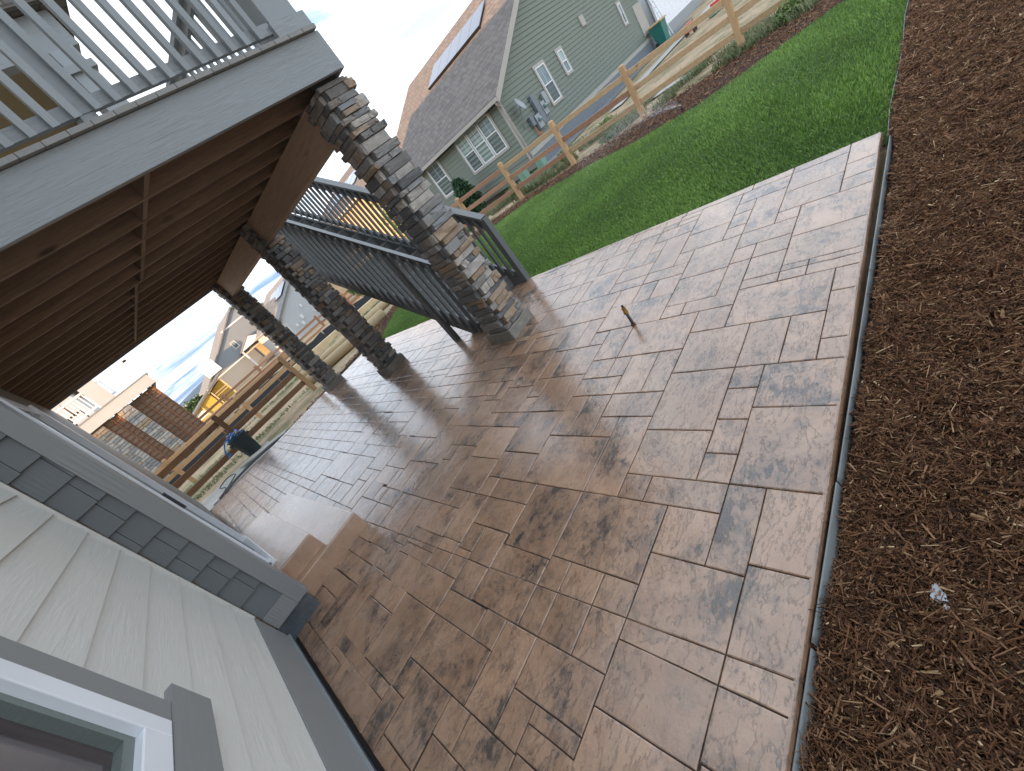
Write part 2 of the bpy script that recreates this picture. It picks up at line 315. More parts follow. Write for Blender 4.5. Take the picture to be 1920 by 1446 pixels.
# ------------------------------------------------------------ builders
def SH(x, y, k=0.052):
    return x - k*max(0.0, y-3.45)
class MB:
    def __init__(s): s.v = []; s.f = []; s.uv = None
    def add(s, vs, fs):
        o = len(s.v); s.v += [tuple(p) for p in vs]; s.f += [tuple(i+o for i in f) for f in fs]; return s
    def box(s, x0, y0, z0, x1, y1, z1, ch=0.0):
        if x0 > x1: x0, x1 = x1, x0
        if y0 > y1: y0, y1 = y1, y0
        if z0 > z1: z0, z1 = z1, z0
        return s.add([(x0,y0,z0),(x1,y0,z0),(x1,y1,z0),(x0,y1,z0),(x0,y0,z1),(x1,y0,z1),(x1,y1,z1),(x0,y1,z1)],
                     [(3,2,1,0),(4,5,6,7),(0,1,5,4),(1,2,6,5),(2,3,7,6),(3,0,4,7)])
    def beam(s, p, q, w, h, up=(0, 0, 1)):
        p = Vector(p); q = Vector(q); d = (q-p).normalized(); u = Vector(up); r = d.cross(u).normalized(); u = r.cross(d).normalized()
        vs = []
        for c in (p, q):
            for a, b in ((-1, -1), (1, -1), (1, 1), (-1, 1)): vs.append(c + r*a*w/2 + u*b*h/2)
        return s.add(vs, [(0,1,2,3),(7,6,5,4),(0,4,5,1),(1,5,6,2),(2,6,7,3),(3,7,4,0)])
    def tube(s, pts, r, n=8, cap=True):
        pts = [Vector(p) for p in pts]; rs = r if isinstance(r, (list, tuple)) else [r]*len(pts)
        vs = []; fs = []
        for i, p in enumerate(pts):
            d = (pts[min(i+1, len(pts)-1)] - pts[max(i-1, 0)]).normalized()
            a = d.cross(Vector((0, 0, 1)) if abs(d.z) < 0.9 else Vector((1, 0, 0))).normalized(); b = d.cross(a).normalized()
            for k in range(n):
                t = 2*PI*k/n; vs.append(p + (a*math.cos(t) + b*math.sin(t))*rs[i])
        for i in range(len(pts)-1):
            for k in range(n):
                k2 = (k+1) % n; fs.append((i*n+k, i*n+k2, (i+1)*n+k2, (i+1)*n+k))
        if cap: fs.append(tuple(range(n-1, -1, -1))); fs.append(tuple((len(pts)-1)*n+k for k in range(n)))
        return s.add(vs, fs)
    def prism(s, poly, z0, z1):
        n = len(poly); vs = [(x, y, z0) for x, y in poly] + [(x, y, z1) for x, y in poly]
        return s.add(vs, [tuple(range(n-1, -1, -1)), tuple(range(n, 2*n))] + [(i, (i+1) % n, (i+1) % n+n, i+n) for i in range(n)])
    def grid(s, rows):
        n = len(rows[0]); return s.add([p for r in rows for p in r], [(i*n+k, i*n+k+1, (i+1)*n+k+1, (i+1)*n+k) for i in range(len(rows)-1) for k in range(n-1)])
    def quad(s, a, b, c, d): return s.add([a, b, c, d], [(0, 1, 2, 3)])
    def shear(s, k=0.052): s.v = [(SH(x, y, k), y, z) for x, y, z in s.v]; return s
    def move(s, d): s.v = [(x+d[0], y+d[1], z+d[2]) for x, y, z in s.v]; return s
    def build(s, name, mat, parent=None, smooth=False, bevel=0.0):
        me = bpy.data.meshes.new(name); me.from_pydata(s.v, [], s.f); me.update()
        if mat: me.materials.append(MT[mat])
        if smooth: me.polygons.foreach_set('use_smooth', [True]*len(me.polygons))
        o = bpy.data.objects.new(name, me); COL.objects.link(o)
        if parent is not None: attach(o, parent)
        if bevel:
            b = o.modifiers.new('b', 'BEVEL'); b.width = bevel; b.segments = 2; b.limit_method = 'ANGLE'
        return o
def attach(o, parent):
    o.parent = parent; o.matrix_parent_inverse = Matrix.Translation(-world_loc(parent))
def world_loc(o):
    return Vector(o.get('wl', (0, 0, 0)))
def tag(o, label=None, cat=None, group=None, kind=None):
    for k, v in (('label', label), ('category', cat), ('group', group), ('kind', kind)):
        if v: o[k] = v
    return o
def thing(name, label, cat, loc=(0, 0, 0), group=None):
    o = bpy.data.objects.new(name, None); COL.objects.link(o); o.location = loc; o['wl'] = list(loc); o.empty_display_size = 0.2
    return tag(o, label, cat, group)
def struct(o): o['kind'] = 'structure'; return o
def stuff(o): o['kind'] = 'stuff'; return o
def npmesh(name, V, F, mat, tint=None, nper=4):
    """fast mesh from numpy arrays; F (n, nper)"""
    me = bpy.data.meshes.new(name); nv, nf = len(V), len(F)
    me.vertices.add(nv); me.vertices.foreach_set('co', V.astype(np.float32).ravel())
    me.loops.add(nf*nper); me.loops.foreach_set('vertex_index', F.astype(np.int32).ravel())
    me.polygons.add(nf); me.polygons.foreach_set('loop_start', np.arange(0, nf*nper, nper, dtype=np.int32))
    me.update(calc_edges=True)
    me.materials.append(MT[mat])
    if tint is not None:
        a = me.color_attributes.new('tint', 'FLOAT_COLOR', 'POINT')
        c = np.ones((nv, 4), np.float32); c[:, :3] = tint; a.data.foreach_set('color', c.ravel())
    o = bpy.data.objects.new(name, me); COL.objects.link(o); return o
def inpoly(x, y, poly):
    ins = np.zeros(len(x), bool); n = len(poly)
    for i in range(n):
        x0, y0 = poly[i]; x1, y1 = poly[(i+1) % n]
        c = ((y0 > y) != (y1 > y)); d = (x1-x0)*(y-y0)/((y1-y0) if y1 != y0 else 1e-9)+x0
        ins ^= c & (x < d)
    return ins

# ============================================================ GROUND
def gz(x, y):
    x = np.asarray(x, float); y = np.asarray(y, float)
    z = -0.10 - 0.045*np.clip(x-8.0, 0, 6) - 0.03*np.clip(y-10.5, 0, 30) - 0.012*np.clip(y-40, 0, 40) + 0.0*x
    return np.maximum(z, -1.6)
def gzf(x, y): return float(gz(x, y))
def sheet(name, poly, mat, dz=0.0, step=0.35, amp=0.0, seed=1):
    """ground sheet filling a polygon, following the terrain"""
    xs = [p[0] for p in poly]; ys = [p[1] for p in poly]
    import bmesh
    bm = bmesh.new()
    vs = [bm.verts.new((x, y, 0)) for x, y in poly]; bm.faces.new(vs)
    x = math.floor(min(xs)/step)*step+step
    while x < max(xs):
        bmesh.ops.bisect_plane(bm, geom=bm.verts[:]+bm.edges[:]+bm.faces[:], plane_co=(x, 0, 0), plane_no=(1, 0, 0)); x += step
    y = math.floor(min(ys)/step)*step+step
    while y < max(ys):
        bmesh.ops.bisect_plane(bm, geom=bm.verts[:]+bm.edges[:]+bm.faces[:], plane_co=(0, y, 0), plane_no=(0, 1, 0)); y += step
    r = random.Random(seed)
    for v in bm.verts:
        edge = v.is_boundary
        v.co.z = gzf(v.co.x, v.co.y) + dz + (0 if edge else r.uniform(-amp, amp))
    me = bpy.data.meshes.new(name); bm.to_mesh(me); bm.free(); me.materials.append(MT[mat])
    o = bpy.data.objects.new(name, me); COL.objects.link(o); struct(o); return o

# big terrain
g = MB(); xs = [-400, -120, -40, -14, -4, 0, 4, 8, 10, 12, 14, 18, 26, 40, 80, 160, 400]; ys = [-200, -60, -20, -6, 0, 4, 8, 10.5, 12, 14, 17, 22, 30, 40, 50, 60, 70, 80, 120, 250, 600]
for y in ys:
    for x in xs: g.v.append((x, y, gzf(x, y)-0.03))
nx = len(xs)
for j in range(len(ys)-1):
    for i in range(nx-1): g.f.append((j*nx+i, j*nx+i+1, (j+1)*nx+i+1, (j+1)*nx+i))
struct(g.build('ground', 'dirt', smooth=True))

MULCH1 = [(-0.9, -3.0), (9.6, -3.0), (9.6, 0.485), (4.22, 0.49), (4.2, 0.47), (-0.9, 0.47)]
MULCH2 = [(9.6, -3), (13.4, -3.0), (12.9, 1.3), (12.3, 3.4), (11.55, 5.6), (11.1, 7.75), (10.6, 9.6), (10.0, 11.3), (8.6, 12.5), (6.6, 12.6), (5.5, 11.9), (4.6, 11.2), (3.9, 10.75), (2.9, 10.55), (1.9, 10.25), (0.9, 9.95), (0.9, 9.62), (3.7, 9.62), (4.0, 9.4), (4.9, 10.5), (6.0, 11.5), (7.4, 11.0), (8.7, 9.7), (9.75, 8.3), (9.55, 6.2), (9.0, 4.6), (9.05, 3.4), (9.85, 2.3), (10.7, 1.5), (10.5, 0.5), (9.6, 0.42)]
LAWN = [(4.16, 0.49), (10.45, 0.52), (10.62, 1.5), (9.8, 2.25), (9.0, 3.35), (8.95, 4.6), (9.5, 6.2), (9.7, 8.3), (8.65, 9.65), (7.35, 10.95), (6.0, 11.45), (4.95, 10.45), (3.85, 9.4), (3.83, 8.6)]
sheet('mulch_bed', MULCH1, 'soil', 0.0, 0.12, 0.012, 3)
sheet('mulch_border', MULCH2, 'soil', -0.005, 0.3, 0.015, 4)
sheet('lawn', LAWN, 'turf', 0.01, 0.4, 0.0, 5)
sheet('concrete_walk', [(14.3, 5.0), (14.75, 5.0), (14.75, 30), (14.3, 30)], 'walk', 0.02, 2.0)
sheet('gravel_strip', [(14.75, 11.0), (34, 11.0), (34, 12.3), (14.75, 12.3)], 'gravel', 0.0, 1.0, 0.01)
sheet('garden_path', [(17.5, 8.9), (33, 8.9), (33, 9.5), (17.5, 9.5)], 'walk', 0.02, 2.0)
sheet('side_path', [(-1.3, 9.75), (0.85, 9.75), (0.95, 11.4), (-1.3, 12.2)], 'walk', -0.01, 1.0)

def chips(name, poly, n, lmin, lmax, wmax, dz=0.0, seed=1, weight=None, pal=None, pile=0.03, dirn=None):
    r = np.random.default_rng(seed); P = np.array(poly); x0, y0 = P.min(0); x1, y1 = P.max(0)
    X = r.uniform(x0, x1, n*4); Y = r.uniform(y0, y1, n*4); k = inpoly(X, Y, poly)
    if weight is not None: k &= r.random(n*4) < weight(X, Y)
    X = X[k][:n]; Y = Y[k][:n]; n = len(X)
    lump = 0.020 + 0.016*np.sin(X*9+np.sin(Y*13)*1.5)*np.sin(Y*11.1+1+np.sin(X*6)) + 0.012*np.sin(X*17)*np.sin(Y*19+X*3)
    Z = gz(X, Y) + dz + lump + r.random(n)**1.5*pile*1.2
    Ln = lmin + (lmax-lmin)*r.random(n)**3; Wd = np.minimum(Ln*0.5, 0.002+wmax*r.random(n)**2.2)
    th = r.uniform(0, 2*PI, n) if dirn is None else r.normal(dirn, 0.9, n)
    pit = r.normal(0, 0.38, n)
    D = np.stack([np.cos(th)*np.cos(pit), np.sin(th)*np.cos(pit), np.sin(pit)], 1)
    S = np.stack([-np.sin(th), np.cos(th), r.normal(0, .35, n)], 1)
    S /= np.linalg.norm(S, axis=1)[:, None]; U = np.cross(D, S)
    C = np.stack([X, Y, Z], 1); hl = Ln[:, None]/2; hw = Wd[:, None]/2; ht = hw*0.45+0.0006
    bend = (r.normal(0, 0.12, n)*Ln)[:, None]
    V = np.empty((n, 6, 3)); tp = (0.35+0.65*r.random((n, 1)))
    for i, a in enumerate((-1, 1)):
        e = 1.0 if a < 0 else tp
        base = C + D*hl*a + U*(-np.abs(bend))
        V[:, i*3] = base - S*hw*e; V[:, i*3+1] = base + U*ht*1.6 + S*hw*e*0.3; V[:, i*3+2] = base + S*hw*e
    F = np.array([(0, 1, 4, 3), (1, 2, 5, 4)])
    F = (F[None]+np.arange(n)[:, None, None]*6).reshape(-1, 4)
    pal = np.array(pal if pal is not None else [(0.155, 0.072, 0.036), (0.21, 0.108, 0.056), (0.085, 0.042, 0.023), (0.28, 0.155, 0.085), (0.04, 0.022, 0.014), (0.40, 0.255, 0.14), (0.58, 0.42, 0.25)])
    pr = np.array([.27, .22, .19, .13, .14, .035, .014][:len(pal)]); pr = pr/pr.sum()
    ci = r.choice(len(pal), n, p=pr); c = pal[ci]*(0.75+0.5*r.random((n, 1)))
    pale = (ci >= 5) & (Wd > 0.012); c[pale] *= 0.5
    T = np.repeat(c, 6, axis=0)
    return stuff(npmesh(name, V.reshape(-1, 3), F, 'chips', T))
near_w = lambda X, Y: np.clip(1.6/(0.5+np.hypot(X-0.6, Y)), 0.0, 1.0)*(X < 4.6)
bedA = [(-0.3, -0.9), (4.6, -0.9), (4.6, 0.41), (0.0, 0.455)]
bedB = [(2.2, -1.6), (9.5, -1.2), (9.5, 0.475), (4.25, 0.475), (4.2, 0.44), (2.2, 0.43)]
c1 = chips('bark_mulch', bedA, 215000, 0.010, 0.085, 0.0046, 0.0, 11, near_w, pile=0.035)
c2 = chips('bark_mulch', bedB, 120000, 0.025, 0.12, 0.009, 0.0, 12, pile=0.03)
c3 = chips('bark_mulch', MULCH2, 30000, 0.03, 0.10, 0.03, 0.0, 13, lambda X, Y: (Y > 0.8), pile=0.025)
tag(c1, 'fine dark brown shredded bark mulch along the near right edge of the patio', 'mulch')
tag(c2, 'shredded bark mulch bed running beside the lawn in the upper right', 'mulch')
tag(c3, 'brown bark mulch border between the lawn and the split rail fence', 'mulch')
bigchips = chips('wood_chunk_litter', bedA, 1500, 0.03, 0.12, 0.014, 0.022, 14, near_w, pile=0.02, pal=[(0.10, 0.05, 0.03), (0.16, 0.08, 0.045), (0.07, 0.035, 0.02), (0.24, 0.13, 0.07), (0.34, 0.21, 0.11), (0.12, 0.07, 0.05), (0.09, 0.04, 0.025)])
tag(bigchips, 'larger bark chunks and slivers lying on top of the fine mulch', 'bark chips')

# pale paint spot on the mulch
m = MB(); rr = random.Random(5)
for cx_, cy_, rad in ((0.765, 0.185, 0.021), (0.735, 0.170, 0.009), (0.787, 0.192, 0.012)):
    n = 14; pts = [(cx_+rad*(0.6+0.7*rr.random())*math.cos(2*PI*i/n), cy_+rad*(0.6+0.6*rr.random())*math.sin(2*PI*i/n)) for i in range(n)]
    m.prism(pts, -0.075, -0.040+rr.uniform(0, .004))
tag(m.build('paint_spill', 'paper'), 'small splat of pale blue grey paint on the bark mulch', 'paint spill')

# grass
def blades(name, poly, n, h0, h1, wd, cols, seed=1, weight=None, lean=0.5, clump=None):
    r = np.random.default_rng(seed); P = np.array(poly); x0, y0 = P.min(0); x1, y1 = P.max(0)
    X = r.uniform(x0, x1, n*3); Y = r.uniform(y0, y1, n*3); k = inpoly(X, Y, poly)
    if weight is not None: k &= r.random(n*3) < weight(X, Y)
    X = X[k][:n]; Y = Y[k][:n]; n = len(X)
    patch = 0.5+0.25*np.sin(X*2.1+1.7*np.sin(Y*1.6))+0.25*np.sin(Y*3.3+1.1*np.sin(X*2.7+2))
    fine = 0.5+0.5*np.sin(X*9+2*np.sin(Y*8))*np.sin(Y*11+X*4)
    Hh = (h0+(h1-h0)*r.random(n))*(0.8+0.3*patch)
    th = r.uniform(0, 2*PI, n)*0.8 + 1.2*np.sin(X*1.3)+1.0*np.sin(Y*1.9) ; ln = lean*(0.3+r.random(n))
    Z = gz(X, Y)+0.005
    D = np.stack([np.cos(th), np.sin(th), np.zeros(n)], 1); S = np.stack([-np.sin(th+r.normal(0, 1, n)), np.cos(th+r.normal(0, 1, n)), np.zeros(n)], 1)
    C = np.stack([X, Y, Z], 1); up = np.array([0, 0, 1.0])
    V = np.empty((n, 6, 3)); hw = (wd*(0.6+0.8*r.random(n)))[:, None]
    V[:, 0] = C-S*hw; V[:, 1] = C+S*hw
    mid = C+up*(Hh*0.62)[:, None]+D*(ln*Hh*0.3)[:, None]; V[:, 2] = mid+S*hw*0.8; V[:, 3] = mid-S*hw*0.8
    tip = C+up*(Hh*(1-0.25*ln))[:, None]+D*(ln*Hh)[:, None]; V[:, 4] = tip+S*hw*0.12; V[:, 5] = tip-S*hw*0.12
    F = (np.array([(0, 1, 2, 3), (3, 2, 4, 5)])[None]+np.arange(n)[:, None, None]*6).reshape(-1, 4)
    c0, c1_, c2_ = [np.array(c) for c in cols]
    t = np.clip(0.55*patch+0.35*fine+0.25*r.random(n), 0, 1)[:, None]
    c = c0*(1-t)+c1_*t; y_ = r.random(n) < 0.05; c[y_] = c2_
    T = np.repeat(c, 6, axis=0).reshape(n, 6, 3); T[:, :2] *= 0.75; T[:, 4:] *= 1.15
    return stuff(npmesh(name, V.reshape(-1, 3), F, 'grass', T.reshape(-1, 3)))
GC = [(0.13, 0.24, 0.042), (0.235, 0.40, 0.078), (0.42, 0.50, 0.14)]
lw = lambda X, Y: np.clip(3.6/(X-1.6+0.3*Y), 0.18, 1.0)
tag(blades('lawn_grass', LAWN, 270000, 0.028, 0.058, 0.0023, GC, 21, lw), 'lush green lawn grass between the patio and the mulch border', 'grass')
FARG = [(11.9, 2), (15, 2), (15, 15), (11.2, 16), (10.9, 10.2), (11.7, 6)]
tag(blades('weeds', FARG, 26000, 0.05, 0.28, 0.006, [(0.10, 0.14, 0.06), (0.25, 0.28, 0.14), (0.50, 0.42, 0.24)], 22, lambda X, Y: (np.sin(X*2.3+1)*np.sin(Y*1.7+X)+0.6*np.sin(Y*4) > 0.05)*1.0, 0.8), 'pale straggly weeds on the dry ground behind the side fence', 'weeds')
FG2 = [(-3, 12.4), (6, 12.6), (9, 18), (-3, 18)]
tag(blades('weeds', FG2, 9000, 0.04, 0.14, 0.006, [(0.08, 0.13, 0.05), (0.18, 0.25, 0.10), (0.35, 0.32, 0.15)], 23, lambda X, Y: (np.abs(np.sin(Y*1.1+0.25*X)) > 0.85)*1.0, 0.8), 'thin rows of green weeds in the dirt behind the end fence', 'weeds')

# lawn edging strip
e = MB(); pts = [(4.25, 0.487)]+[(4.25+0.5*i, 0.492+0.012*math.sin(i*1.3)) for i in range(1, 13)]
for a, b in zip(pts[:-1], pts[1:]): e.beam((a[0], a[1], gzf(*a)-0.015), (b[0], b[1], gzf(*b)-0.015), 0.003, 0.09)
tag(e.build('lawn_edging', 'metal'), 'thin grey edging strip between the lawn and the bark mulch', 'edging')

